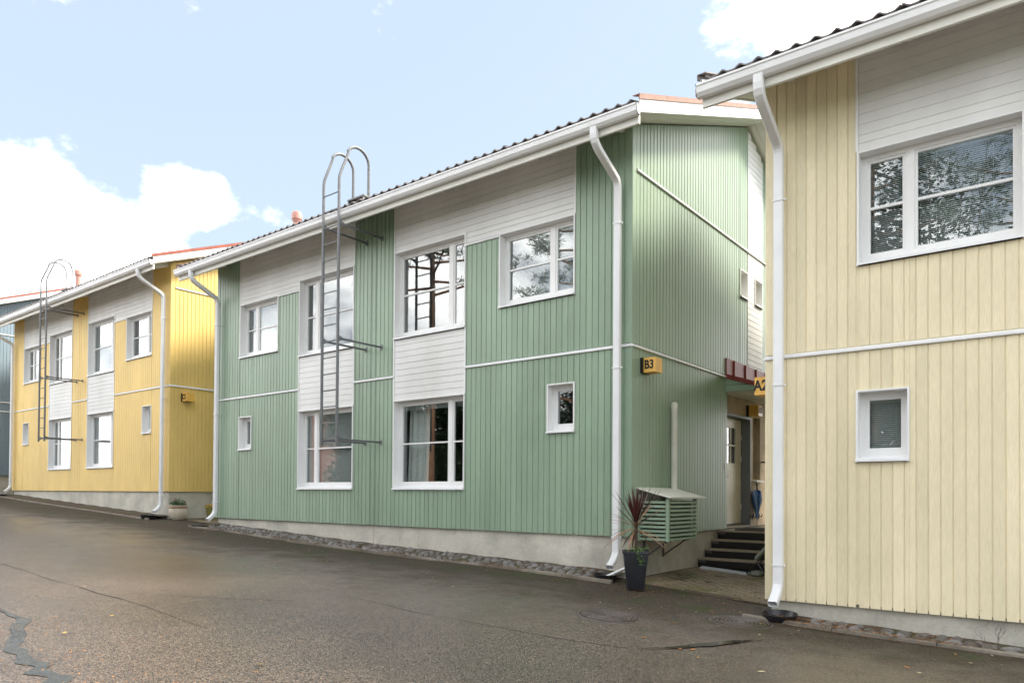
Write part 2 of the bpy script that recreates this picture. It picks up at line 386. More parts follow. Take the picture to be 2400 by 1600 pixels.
def text_mesh(body, size, mat, depth=0.002):
    cu = bpy.data.curves.new('text', 'FONT'); cu.body = body; cu.size = size; cu.align_x = 'CENTER'; cu.align_y = 'CENTER'; cu.extrude = depth; cu.offset = size * 0.03
    t = bpy.data.objects.new('text', cu); COL.objects.link(t)
    dg = bpy.context.evaluated_depsgraph_get()
    me = bpy.data.meshes.new_from_object(t.evaluated_get(dg))
    bpy.data.objects.remove(t); me.materials.clear(); me.materials.append(MATS[mat]); return me

# ------------------------------------------------------------------ the yard
AX = [(-200, 3.0), (-60, .6), (-40, .05), (-30.8, -.25), (-25.3, -.51), (-19.6, -.76), (-16.8, -.88), (-11, -1.12), (-5.5, -1.27), (-2.9, -1.455), (-.5, -1.53), (4, -1.65), (12, -1.8), (120, -3.5)]
_xs = np.linspace(-200, 120, 1601); _zs = np.interp(_xs, [a for a, b in AX], [b for a, b in AX])
_k = np.ones(7) / 7; _zs[3:-3] = np.convolve(_zs, _k, 'valid')
def A(x): return float(np.interp(x, _xs, _zs)) + CZ

def sheet(name, xs, ys, dz, mat, wob=0.0, zf=None):
    mb = MB(); vs = []; rnd = random.Random(3)
    for y in ys:
        for x in xs: vs.append((x, y, (zf(x, y) if zf else A(x)) + dz + (wob * (math.sin(x * 1.7 + y * 0.9) + math.sin(x * 0.8 - y * 1.3 + 1)) if wob else 0)))
    n = len(xs); fs = [(j * n + i, j * n + i + 1, (j + 1) * n + i + 1, (j + 1) * n + i) for j in range(len(ys) - 1) for i in range(n - 1)]
    mb.add(vs, fs); return mb.build(name, mat, smooth=False, recalc=False)
g = structure(sheet('ground', [-1500, -200, -100, -60, -50, -40, -30, -20, -10, 0, 10, 20, 40, 120, 1500], [-1500, -100, -30, 0, 30, 100, 1500], -0.25, 'grass'))
ax = [round(v, 2) for v in np.arange(-62, 30.1, 0.5)]
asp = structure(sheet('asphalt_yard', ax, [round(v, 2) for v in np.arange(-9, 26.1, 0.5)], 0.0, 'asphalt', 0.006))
for p in asp.data.polygons: p.use_smooth = True

# ------------------------------------------------------------------ houses
L = 11.66; D = 9.74; RIDGE = 4.87; PITCH = 0.392; WT = 6.30
def top_gable(y): return WT + PITCH * (y if y <= RIDGE else 2 * RIDGE - y) - 0.03
BP = 0.1146                                             # board pitch

def intervals(z0, z1, cuts):
    out = [(z0, z1)]
    for (a, b) in sorted(cuts):
        nx = []
        for (p, q) in out:
            if b <= p or a >= q: nx.append((p, q)); continue
            if a > p: nx.append((p, a))
            if b < q: nx.append((b, q))
        out = nx
    return [(p, q) for p, q in out if q - p > 0.02]
def pieces(u0, u1, z0, topf, rects, extra=()):
    """wall strip u0..u1 from z0 to topf(u), less the rectangles -> (ua,ub,za,zb_at_ua,zb_at_ub)"""
    ed = sorted(set([u0, u1] + [e for r in rects for e in r[:2] if u0 < e < u1] + [e for e in extra if u0 < e < u1]))
    res = []
    for a, b in zip(ed[:-1], ed[1:]):
        if b - a < 0.004: continue
        m = (a + b) / 2; tm = max(topf(a), topf(b))
        for (p, q) in intervals(z0, tm, [(r[2], r[3]) for r in rects if r[0] < m < r[1]]):
            if q >= tm - 1e-6: res.append((a, b, p, topf(a), topf(b)))
            else: res.append((a, b, p, q, q))
    return res
def fr_front(u, d, z): return (u, d, z)
def fr_right(u, d, z): return (L - d, u, z)
def fr_left(u, d, z): return (d, u, z)
def vboard(mb, fr, u0, u1, z0, za, zb, t=0.012, c=0.004, d0=0.0):
    prof = [(u0, t), (u0, c), (u0 + c, 0), (u1 - c, 0), (u1, c), (u1, t)]
    n = 6; w = u1 - u0
    vs = [fr(u, d0 + d, z0) for u, d in prof] + [fr(u, d0 + d, za + (zb - za) * (u - u0) / w) for u, d in prof]
    mb.add(vs, [(i, (i + 1) % n, n + (i + 1) % n, n + i) for i in range(n)] + [tuple(range(n))[::-1], tuple(range(n, 2 * n))])
def hboard(mb, fr, u0, u1, z0, z1, t=0.009, c=0.003, d0=0.0, s1=None):
    prof = [(z0, t), (z0, 0.003), (z0 + c, 0), (z1 - c, 0.001), (z1, 0.005), (z1, t)]
    n = 6
    vs = [fr(u0, d0 + d, z) for z, d in prof] + [fr(u1, d0 + d, z) for z, d in prof]
    mb.add(vs, [(i, (i + 1) % n, n + (i + 1) % n, n + i) for i in range(n)] + [tuple(range(n))[::-1], tuple(range(n, 2 * n))])
def fbox(mb, fr, u0, u1, d0, d1, z0, z1):
    p = [fr(u0, d0, z0), fr(u1, d0, z0), fr(u1, d1, z0), fr(u0, d1, z0), fr(u0, d0, z1), fr(u1, d0, z1), fr(u1, d1, z1), fr(u0, d1, z1)]
    mb.hexa(p)

_bcache = {}
def board_mesh(kind, w, h, mat, t=0.012):
    k = (kind, round(w, 3), round(h, 3), mat, t)
    if k not in _bcache:
        mb = MB()
        if kind == 'v': vboard(mb, fr_front, 0, k[1], 0, k[2], k[2], t=t, c=min(0.004, t * 0.5))
        else: hboard(mb, fr_front, 0, k[1], 0, k[2])
        _bcache[k] = mb.mesh('board_' + kind, mat)
    return _bcache[k]

def window(house, fr, u0, u1, z0, z1, narrow=None, muntin=True, blind=None, curtain=None, depth=0.13, far=False, casing=True):
    """recessed white window: frame > casing, sill, panes, bars, blind"""
    fw = 0.055; mb = MB()
    d0, d1 = depth, depth + 0.07
    i0, i1 = u0 + 0.022, u1 - 0.022
    fbox(mb, fr, i0, i0 + fw, d0, d1, z0 + 0.06, z1 - 0.02); fbox(mb, fr, i1 - fw, i1, d0, d1, z0 + 0.06, z1 - 0.02)
    fbox(mb, fr, i0 + fw, i1 - fw, d0, d1, z0 + 0.06, z0 + 0.06 + fw + 0.015); fbox(mb, fr, i0 + fw, i1 - fw, d0, d1, z1 - 0.02 - fw, z1 - 0.02)
    sa, sb, sz0, sz1 = i0 + fw, i1 - fw, z0 + 0.075 + fw, z1 - 0.02 - fw
    lights = [(sa, sb)]
    if narrow:
        side, wn = narrow; mw = 0.085
        if side == 'r': m0 = u1 - wn - mw; lights = [(sa, m0), (m0 + mw, sb)]
        else: m0 = u0 + wn; lights = [(sa, m0), (m0 + mw, sb)]
        fbox(mb, fr, m0, m0 + mw, d0 - 0.002, d1, sz0, sz1)
    w = mb.build('window', 'white_frame', house)
    if casing:
        mb = MB(); k = 0.022
        fbox(mb, fr, u0, u0 + k, -0.018, d0, z0, z1); fbox(mb, fr, u1 - k, u1, -0.018, d0, z0, z1); fbox(mb, fr, u0 + k, u1 - k, -0.018, d0, z1 - 0.02, z1)
        mb.build('casing', 'white_frame', w)
    mb = MB(); zf = z0 + 0.005
    p = [fr(u0 + 0.002, -0.045, zf), fr(u1 - 0.002, -0.045, zf), fr(u1 - 0.022, d0 + 0.004, zf + 0.05), fr(u0 + 0.022, d0 + 0.004, zf + 0.05)]
    q = [fr(u0 + 0.002, -0.045, zf + 0.028), fr(u1 - 0.002, -0.045, zf + 0.028), fr(u1 - 0.022, d0 + 0.004, zf + 0.072), fr(u0 + 0.022, d0 + 0.004, zf + 0.072)]
    mb.hexa(p + q); mb.build('sill', 'white_metal', w)
    zm = (sz0 + sz1) / 2
    for (a, b) in lights:
        mb = MB(); s = 0.032                             # sash
        fbox(mb, fr, a, a + s, d0 + 0.012, d0 + 0.06, sz0, sz1); fbox(mb, fr, b - s, b, d0 + 0.012, d0 + 0.06, sz0, sz1)
        fbox(mb, fr, a + s, b - s, d0 + 0.012, d0 + 0.06, sz0, sz0 + s); fbox(mb, fr, a + s, b - s, d0 + 0.012, d0 + 0.06, sz1 - s, sz1)
        mb.build('sash', 'white_frame', w)
        if muntin:
            mb = MB(); fbox(mb, fr, a + s, b - s, d0 + 0.012, d0 + 0.052, zm - 0.014, zm + 0.014); mb.build('glazing_bar', 'white_frame', w)
            spans = [(sz0 + s, zm - 0.014), (zm + 0.014, sz1 - s)]
        else: spans = [(sz0 + s, sz1 - s)]
        for (p0, p1) in spans:
            mb = MB(); fbox(mb, fr, a + s - 0.004, b - s + 0.004, d0 + 0.032, d0 + 0.038, p0 - 0.004, p1 + 0.004); mb.build('pane', 'glass', w)
        if blind:
            mb = MB(); zt = sz1 - 0.02; pitch = 0.022 if not far else 0.04; zb_ = sz0 + s + (sz1 - sz0) * (1 - blind)
            fbox(mb, fr, a + s, b - s, d0 + 0.075, d0 + 0.105, zt - 0.03, zt)
            z = zt - 0.04
            while z > zb_:
                p = [fr(a + s + .005, d0 + 0.078, z - 0.009), fr(b - s - .005, d0 + 0.078, z - 0.009), fr(b - s - .005, d0 + 0.095, z + 0.009), fr(a + s + .005, d0 + 0.095, z + 0.009)]
                mb.add(p, [(0, 1, 2, 3)]); z -= pitch
            for uu in (a + (b - a) * 0.22, a + (b - a) * 0.78):
                fbox(mb, fr, uu - 0.0015, uu + 0.0015, d0 + 0.074, d0 + 0.076, zb_, zt - .03)
            mb.build('blind', 'blind_slat', w, recalc=False)
    if curtain:
        a, b = curtain; mb = MB(); n = 28; vs = []
        for i in range(n + 1):
            t = i / n; u = u0 + (u1 - u0) * (a + (b - a) * t)
            for z in (sz0 - 0.05, sz1): vs.append(fr(u - 0.05 * (z < zm) , depth + 0.22 + 0.025 * math.sin(t * 22), z))
        mb.add(vs, [(2 * i, 2 * i + 2, 2 * i + 3, 2 * i + 1) for i in range(n)]); mb.build('curtain', 'curtain', w, smooth=True, recalc=False)
    return w

# window and panel layout, measured from an end wall (mirrored about the middle)
BIGW = (3.37, 5.23); UPW = (1.03, 2.59); SMW = (1.02, 1.56)
def both(a, b, z0, z1): return [(a, b, z0, z1), (L - b, L - a, z0, z1)]

def house(name, loc, paint, label, detail, strip_split=False, rz=0, entrance=False, blinds=None, vents=(), blue_trim=False, simple=False, flash='flashing', gd=0.012):
    H = empty(name, loc, label, 'house', rz=rz)
    wins = both(*BIGW, 0.70, 2.44) + both(*BIGW, 3.62, 5.33) + both(*UPW, 3.84, 5.14) + both(*SMW, 1.63, 2.44)
    whites = both(1.03, 5.23, 5.33, WT + .1) + both(1.03, 3.37, 5.14, 5.33) + both(3.37, 5.23, 2.44, 3.62)
    trims = both(0.0, 3.37, 2.885, 2.945) + [(5.23, L - 5.23, 2.885, 2.945)] + both(2.59, 3.37, 5.09, 5.14)
    ft = lambda u: WT - 0.03
    # --- front wall core
    mb = MB()
    for (a, b, z0, za, zb) in pieces(0.012, L - 0.012, 0.03, ft, wins): mb.box(a, b, gd, 0.24, z0, za)
    W = mb.build('wall', paint, H)
    # --- front boards
    cols = []
    x = 0.13
    while x < L / 2 - 0.07: cols.append((x, min(x + BP, L / 2 - 0.055))); x += BP
    cols += [(L - b, L - a) for a, b in cols[::-1]]
    cols = [(0, 0.13)] + cols[:len(cols) // 2] + [(L / 2 - 0.055, L / 2 + 0.055)] + cols[len(cols) // 2:] + [(L - 0.13, L)]
    joined = MB()
    ex = wins + whites + trims
    for (a, b) in cols:
        edge = a == 0 or b == L; gap = 0.0055
        for (p, q, z0, za, zb) in pieces(a, b, 0.0, ft, ex):
            pa, qb = p + (gap if p == a and a > 0 else 0), q - (gap if q == b and b < L else 0)
            if qb - pa < 0.012: continue
            if detail(a):
                inst('board', board_mesh('v', qb - pa, za - z0, paint, gd), W, (pa, -0.006 if edge else 0, z0))
            else: vboard(joined, fr_front, pa, qb, z0, za, za, t=gd, c=min(0.004, gd * 0.5), d0=-0.006 if edge else 0.0)
    if joined.v: joined.build('cladding', paint, W, kind='stuff')
    # --- white boards
    jw = MB(); back = MB()
    for (a, b, z0, z1) in whites:
        zt = min(z1, WT - 0.03); back.box(a, b, gd - 0.0028, gd - 0.0002, z0, zt)
        n = max(1, round((zt - z0) / 0.117)); p = (zt - z0) / n
        for k in range(n):
            za, zb = z0 + k * p + (0.002 if k else 0), z0 + (k + 1) * p - 0.005
            if detail(a) or detail(b): inst('board', board_mesh('h', b - a - 0.03, zb - za, 'paint_white'), W, (a + 0.015, 0, za))
            else: hboard(jw, fr_front, a + 0.015, b - 0.015, za, zb)
    back.build('panel_backing', 'paint_white', W)
    if jw.v: jw.build('white_cladding', 'paint_white', W, kind='stuff')
    # thin edge strips beside the white panels
    for s in (0, 1):
        for (u, z0, z1) in ((1.03, 5.14, WT - .03), (5.23, 5.33, WT - .03), (3.37, 5.09, 5.36), (3.37, 2.44, 3.62), (5.23, 2.44, 3.62)):
            uu = L - u if s else u
            mb = MB(); mb.box(uu - 0.014, uu + 0.014, -0.012, 0.02, z0, z1); mb.build('edge_strip', 'white_frame', W)
    for (a, b, z0, z1) in trims:
        mb = MB(); prof = [(0.02, z0), (-0.022, z0), (-0.028, z0 + 0.004), (-0.028, z0 + 0.03), (0.02, z1)]
        mb.prism(prof, a, b, lambda t, p, q: (t, p, q)); mb.build('trim', 'white_metal', W)
    # --- gables
    for side, fr in (('r', fr_right), ('l', fr_left)):
        sw = []; lower = []
        if side == 'r': sw = [(4.43, 4.86, 4.60, 5.17), (5.28, 5.72, 4.60, 5.17)]
        if entrance and side == 'r': lower = [(3.80, 6.90, -1, 2.95)]
        mb = MB()
        for (a, b, z0, za, zb) in pieces(0.0 if side == 'x' else 0.241, D, 0.03, top_gable, sw + lower, (RIDGE,)):
            p = [fr(a, 0.012, z0), fr(b, 0.012, z0), fr(b, 0.24, z0), fr(a, 0.24, z0), fr(a, 0.012, za), fr(b, 0.012, zb), fr(b, 0.24, zb), fr(a, 0.24, za)]
            mb.hexa(p)
        Wg = mb.build('gable_wall', paint, H)
        if side == 'l' and simple: continue
        gtr = [(0.0, 3.80 if entrance else D, 2.885, 2.945), (0.13, D, 5.60, 5.65)]
        if blue_trim: gtr.append((0, D, 2.52, 2.58))
        cl = MB(); wh = MB()
        ymax = D if not entrance else D
        cs = [(0.0, 0.13)]; y = 0.13
        while y < D - 0.03: cs.append((y, min(y + BP, D))); y += BP
        for (a, b) in cs:
            wz = (RIDGE - 0.02 < (a + b) / 2 < 5.78) and side == 'r'
            if wz: continue
            for (p, q, z0, za, zb) in pieces(a, b, 0.0, top_gable, sw + lower + gtr, (RIDGE,)):
                pa, qb = p + (0.0055 if a > 0 else 0), q - 0.0055
                if qb - pa < 0.012: continue
                vboard(cl, fr, pa, qb, z0, za, zb, d0=0 if a > 0 else -0.005)
        cl.build('cladding', paint, Wg, kind='stuff')
        if side == 'r':
            z = 2.96
            while z < top_gable(RIDGE) - 0.02:
                b1 = 5.78
                zz = z + 0.117
                if zz > top_gable(5.78): b1 = min(5.78, 2 * RIDGE - (zz + 0.03 - WT) / PITCH)
                if b1 - RIDGE > 0.1:
                    cuts = [(r[0], r[1]) for r in sw if r[2] < z + 0.06 < r[3]]
                    for (p, q) in intervals(RIDGE + 0.01, b1, cuts): hboard(wh, fr, p, q, z + 0.002, zz - 0.003)
                z = zz
            wh.build('white_cladding', 'paint_white', Wg, kind='stuff')
        for (a, b, z0, z1) in gtr:
            mb = MB(); prof = [(0.02, z0), (-0.022, z0), (-0.028, z0 + 0.004), (-0.028, z0 + 0.03), (0.02, z1)]
            mb.prism(prof, a, b, lambda t, p, q: fr(t, p, q)); mb.build('trim', 'white_metal', Wg)
        for (a, b, z0, z1) in sw: window(H, fr, a, b, z0, z1, None, False, 1.0, far=True)
    # back wall
    mb = MB(); mb.box(0.24, L - 0.24, D - 0.24, D, 0.03, WT); mb.build('back_wall', paint, H)
    mb = MB(); mb.box(0.24, L - 0.24, 0.24, D - 0.24, 2.72, 2.84); mb.box(0.24, L - 0.24, 0.24, D - 0.24, 0.0, 0.06); mb.box(L / 2 - .08, L / 2 + .08, 0.24, D - .24, 0.06, 6.2)
    mb.box(0.24, L - 0.24, 3.4, 3.5, 0.06, 6.2)
    mb.build('interior_wall', 'interior', H)
    # foundation
    gb = min(A(loc[0]), A(loc[0] + L)) - loc[2] - 0.4 if rz == 0 else -1.6
    mb = MB(); m = L / 2
    if entrance:
        mb.box(0.06, m - 0.008, 0.05, D - .05, gb, 0.029); mb.box(m + 0.008, L - 0.06, 0.05, 3.80, gb, 0.029); mb.box(m + 0.008, L - 0.45, 3.80, D - .05, gb, 0.029)
    else: mb.box(0.06, m - 0.008, 0.05, D - .05, gb, 0.029); mb.box(m + 0.008, L - 0.06, 0.05, D - .05, gb, 0.029)
    mb.box(m - 0.008, m + 0.008, 0.06, D - .06, gb, 0.028)
    mb.build('foundation', 'concrete', H)
    # --- windows
    bl = blinds or {}
    for i, s in enumerate(('l', 'r')):
        for (a, b), z0, z1, wn, key in ((BIGW, 0.70, 2.44, 0.42, 'big_low'), (BIGW, 3.62, 5.33, 0.42, 'big_up'), (UPW, 3.84, 5.14, 0.47, 'up'), (SMW, 1.63, 2.44, None, 'small')):
            u0, u1 = (a, b) if s == 'l' else (L - b, L - a)
            window(H, fr_front, u0, u1, z0, z1, (s, wn) if wn else None, wn is not None, bl.get(key + s), (0.06, 0.36) if bl.get('cur' + key + s) else None, far=simple)
    # --- roof
    mb = MB(); O = 0.5
    def slope(y0, y1, zo0, zo1):
        return [(y0, WT + PITCH * y0 + zo0), (y1, WT + PITCH * y1 + zo0), (y1, WT + PITCH * y1 + zo1), (y0, WT + PITCH * y0 + zo1)]
    prof = [(-0.70, WT - 0.70 * PITCH), (RIDGE, WT + PITCH * RIDGE), (D + 0.70, WT - 0.70 * PITCH), (D + 0.70, WT - 0.70 * PITCH + 0.09), (RIDGE, WT + PITCH * RIDGE + 0.09), (-0.70, WT - 0.70 * PITCH + 0.09)]
    mb.prism(prof, -O, L + O, lambda t, p, q: (t, p, q))
    R = mb.build('roof', 'soffit_white', H)
    # soffit boards under the gable overhang read as lines: thin battens
    for k in range(4):
        for xx in (L + 0.03 + k * 0.118, -0.03 - (k + 1) * 0.118 + .012):
            for (ya, yb) in ((-0.69, RIDGE - 0.002), (D + 0.69, RIDGE + 0.002)):
                za, zb = (WT + PITCH * (y if y <= RIDGE else 2 * RIDGE - y) for y in (ya, yb))
                mb = MB(); mb.hexa([(xx, ya, za - 0.012), (xx + 0.106, ya, za - 0.012), (xx + 0.106, yb, zb - 0.012), (xx, yb, zb - 0.012), (xx, ya, za + 0.002), (xx + 0.106, ya, za + 0.002), (xx + 0.106, yb, zb + 0.002), (xx, yb, zb + 0.002)])
                mb.build('soffit_board', 'soffit_white', R)
    for k in range(10):
        xx = L - 0.16 - 1.24 * k
        if xx < -0.3: break
        if xx < 0.1: xx = 0.16
        mb = MB(); p = [(-0.70, WT - 0.70 * PITCH - 0.10), (0.02, WT - 0.098), (0.02, WT + 0.004), (-0.70, WT - 0.70 * PITCH + 0.002)]
        mb.prism(p, xx - 0.024, xx + 0.024, lambda t, p, q: (t, p, q)); mb.build('rafter', 'soffit_white', R)
    mb = MB(); mb.box(-O, L + O, -0.742, -0.702, 5.83, 6.075); mb.build('fascia', 'soffit_white', R)
    # bargeboards and verge flashing
    for s in (0, 1):
        x0, x1 = (L + O + 0.001, L + O + 0.028) if s == 0 else (-O - 0.028, -O - 0.001)
        mb = MB()
        for (ya, yb) in ((-0.75, RIDGE), (D + 0.75, RIDGE)):
            za, zb = (WT + PITCH * (y if y <= RIDGE else 2 * RIDGE - y) for y in (ya, yb))
            mb.hexa([(x0, ya, za - 0.03), (x1, ya, za - 0.03), (x1, yb, zb - 0.03), (x0, yb, zb - 0.03), (x0, ya, za + 0.165), (x1, ya, za + 0.165), (x1, yb, zb + 0.165), (x0, yb, zb + 0.165)])
        mb.build('bargeboard', 'white_metal', R)
        f0, f1 = (L + O - 0.07, L + O + 0.045) if s == 0 else (-O - 0.045, -O + 0.07)
        e0, e1 = (L + O + 0.030, L + O + 0.045) if s == 0 else (-O - 0.045, -O - 0.030)
        mb = MB()
        for (ya, yb) in ((-0.80, RIDGE), (D + 0.80, RIDGE)):
            za, zb = (WT + PITCH * (y if y <= RIDGE else 2 * RIDGE - y) + 0.215 for y in (ya, yb))
            mb.hexa([(f0, ya, za), (f1, ya, za), (f1, yb, zb), (f0, yb, zb), (f0, ya, za + 0.012), (f1, ya, za + 0.012), (f1, yb, zb + 0.012), (f0, yb, zb + 0.012)])
            mb.hexa([(e0, ya, za - 0.065), (e1, ya, za - 0.065), (e1, yb, zb - 0.065), (e0, yb, zb - 0.065), (e0, ya, za - 0.001), (e1, ya, za - 0.001), (e1, yb, zb - 0.001), (e0, yb, zb - 0.001)])
        mb.build('verge_flashing', flash, R)
        # clips on the flashing
    # tiles: first course one by one, the rest as one sheet
    TP = 0.205; nt_ = int((L + 2 * O) / TP); x0 = L / 2 - nt_ * TP / 2
    def tz(y): return 6.10 + (y + 0.83) * PITCH
    def wave(t): return 0.019 * math.cos(2 * math.pi * t) + 0.006 * math.cos(4 * math.pi * t)
    def course(mb, ya, yb, xs, lift=0.03, th=0.018, base=None):
        base = base or tz
        vs = []; n = len(xs)
        for (y, l) in ((ya, lift), (yb, 0.0)):
            for x_ in xs: vs.append((x_, y, base(y) + l + wave(x_ / TP)))
            for x_ in xs: vs.append((x_, y, base(y) + l + wave(x_ / TP) - th))
        fs = []
        for i in range(n - 1):
            fs += [(i, i + 1, 2 * n + i + 1, 2 * n + i), (n + i + 1, n + i, 3 * n + i, 3 * n + i + 1), (i + 1, i, n + i, n + i + 1)]
        mb.add(vs, fs)
    tm = None
    for k in range(nt_):
        if tm is None:
            mb = MB(); course(mb, -0.84, -0.46, [TP * i / 8 - .004 for i in range(9)]); tm = mb.mesh('roof_tile', 'tile', smooth=True)
        if simple: continue
        inst('roof_tile', tm, R, (x0 + k * TP, 0, random.uniform(-0.004, 0.006)), (0, 0, random.uniform(-0.006, 0.006)))
    mb = MB(); xs = [x0 + TP * i / 8 for i in range(nt_ * 8 + 1)]; xr = [v - x0 for v in xs]
    y = -0.84 if simple else -0.50
    while y < RIDGE - 0.05:
        m2 = MB(); course(m2, y, min(y + 0.38, RIDGE), xr); mb.add([(a + x0, b_, c_) for a, b_, c_ in m2.v], m2.f); y += 0.34
    y = D + 0.84
    tz2 = lambda yy: tz(2 * RIDGE - yy)
    while y > RIDGE + 0.05:
        m2 = MB(); course(m2, y, max(y - 0.38, RIDGE), xr[::4], base=tz2); mb.add([(a + x0, b_, c_) for a, b_, c_ in m2.v], m2.f); y -= 0.34
    mb.build('tile_courses', 'tile', R, smooth=True, kind='stuff', recalc=False)
    mb = MB(); mb.tube([(x0, RIDGE, tz(RIDGE) + 0.0), (x0 + nt_ * TP, RIDGE, tz(RIDGE) + 0.0)], 0.09, 10); mb.build('ridge_cap', 'tile', R, smooth=True)
    # gutter and downpipes
    mb = MB(); gp = [(-0.748, 6.06), (-0.748, 5.935), (-0.775, 5.918), (-0.825, 5.925), (-0.858, 5.965), (-0.868, 6.03), (-0.88, 6.04), (-0.88, 6.062), (-0.866, 6.066), (-0.855, 6.04), (-0.846, 5.972), (-0.818, 5.937), (-0.778, 5.930), (-0.76, 5.942), (-0.76, 6.06)]
    mb.prism(gp, -O - 0.03, L + O + 0.03, lambda t, p, q: (t, p, q))
    for e in (-O - 0.03, L + O + 0.024): mb.prism(gp[:9], e, e + 0.006, lambda t, p, q: (t, p, q))
    gu = mb.build('gutter', 'white_metal', R)
    for xj in (1.6, 4.6, 7.7, 10.4):
        mb = MB(); mb.prism([(p_[0] - (0.003 if p_[0] < -0.8 else 0), p_[1] - (0.003 if p_[1] < 5.96 else 0)) for p_ in gp[1:8]] + [(-0.86, 6.03), (-0.76, 5.94)], xj, xj + 0.05, lambda t, p, q: (t, p, q)); mb.build('gutter_joint', 'white_metal', gu)
    for s in (0, 1):
        xx = L - 0.19 if s == 0 else 0.19
        zg = (A(loc[0] + xx) - loc[2]) if rz == 0 else -0.6
        pts = [(-0.81, 5.955), (-0.81, 5.86), (-0.80, 5.80), (-0.775, 5.75), (-0.73, 5.71), (-0.67, 5.67), (-0.22, 5.45), (-0.17, 5.42), (-0.135, 5.38), (-0.115, 5.33), (-0.11, 5.27), (-0.11, zg + 0.46), (-0.115, zg + 0.40), (-0.14, zg + 0.34), (-0.18, zg + 0.29), (-0.23, zg + 0.245), (-0.31, zg + 0.19)]
        mb = MB(); ring = []
        hw, hd, c = 0.055, 0.042, 0.012
        sec = [(-hw + c, -hd), (hw - c, -hd), (hw, -hd + c), (hw, hd - c), (hw - c, hd), (-hw + c, hd), (-hw, hd - c), (-hw, -hd + c)]
        # ribs on the front face
        sec = [(-hw + c, -hd)] + [(-hw + c + (2 * hw - 2 * c) * i / 12, -hd + (0.004 if i % 2 else 0.0)) for i in range(1, 12)] + sec[1:]
        n = len(sec); vs = []
        for i, (py, pz) in enumerate(pts):
            a = Vector(pts[max(i - 1, 0)]); b_ = Vector(pts[min(i + 1, len(pts) - 1)]); t = (b_ - a).normalized()
            nrm = Vector((-t.y, t.x))                       # in the (y,z) plane
            if nrm.x < 0 and False: nrm = -nrm
            for (su, sd) in sec: vs.append((xx + su, py + nrm.x * sd, pz + nrm.y * sd))
        fs = [(i * n + k, i * n + (k + 1) % n, (i + 1) * n + (k + 1) % n, (i + 1) * n + k) for i in range(len(pts) - 1) for k in range(n)]
        mb.add(vs, fs)
        P = mb.build('downpipe', 'white_metal', H, recalc=True)
        zc = [4.75, 2.55, zg + 0.62] if not simple else [4.75, 2.55]
        for z in zc:
            mb = MB(); mb.box(xx - 0.06, xx + 0.06, -0.158, -0.064, z, z + 0.022); mb.box(xx + 0.06, xx + 0.085, -0.12, -0.10, z, z + 0.022); mb.box(xx - 0.01, xx + 0.01, -0.065, 0.0, z + 0.004, z + 0.018)
            mb.build('pipe_clip', 'white_metal', P)
    for (vx, vy, vz, col) in vents:
        mb = MB(); zb = tz(vy) - 0.05; mb.lathe([(0.085, 0), (0.085, vz - zb - 0.24), (0.10, vz - zb - 0.24), (0.105, vz - zb - 0.20), (0.125, vz - zb - 0.19), (0.13, vz - zb - 0.08), (0.115, vz - zb - 0.02), (0.08, vz - zb), (0, vz - zb)], (vx, vy, zb), 20)
        mb.build('roof_vent', col, R, smooth=True)
    return H, W, R

XG, YG, ZG = -5.345, 9.79, -0.641 + CZ
XC, YC, ZC_ = -3.01, 8.87, -1.25 + CZ
XY, YY, ZY = -19.67, 9.95, 0.0 + CZ
HG, WG, RG = house('house', (XG - L, YG, ZG), 'paint_green', 'sage green timber house with B3 lamp and tall louvred heat pump cover', lambda x: True, entrance=True, flash='flashing_faded',
    blinds={'upr': 1.0, 'upl': 1.0, 'smallr': 0.10, 'big_lowr': 0.10, 'curbig_lowr': True, 'big_lowl': 1.0, 'smalll': 1.0},
    vents=((L - 9.83, 1.0, 7.53, 'vent_pink'), (L - 0.18, 3.0, 8.28, 'vent_red')))
HC, WC, RC = house('house', (XC, YC, ZC_), 'paint_cream', 'pale cream timber house closest to the two manhole covers', lambda x: x < 4.6, flash='tile', gd=0.009, blinds={'upl': 1.0, 'smalll': 1.0, 'big_lowl': 1.0, 'big_upl': 1.0, 'upr': 1.0})
HY, WY, RY = house('house', (XY - L, YY, ZY), 'paint_yellow', 'warm yellow timber house with C5 lamp and beige flower pot at its corner', lambda x: False,
    blinds={'big_upr': 1.0, 'big_lowr': 1.0, 'big_lowl': 0.9, 'big_upl': 0.0}, vents=((L - 8.15, 0.8, 7.78, 'vent_pink'),))
HB, WB, RB = house('house', (-33.9 - L, 9.0, 0.6 + CZ), 'paint_blue', 'greyish blue timber house uphill behind the yellow house', lambda x: False, simple=True, blue_trim=True)
HR, WR, RR = house('house', (-48, -13.5, A(-52) + 0.45), 'paint_red', 'faded pinkish red timber house across the yard, mirrored in the window panes', lambda x: False, simple=True, rz=math.pi)

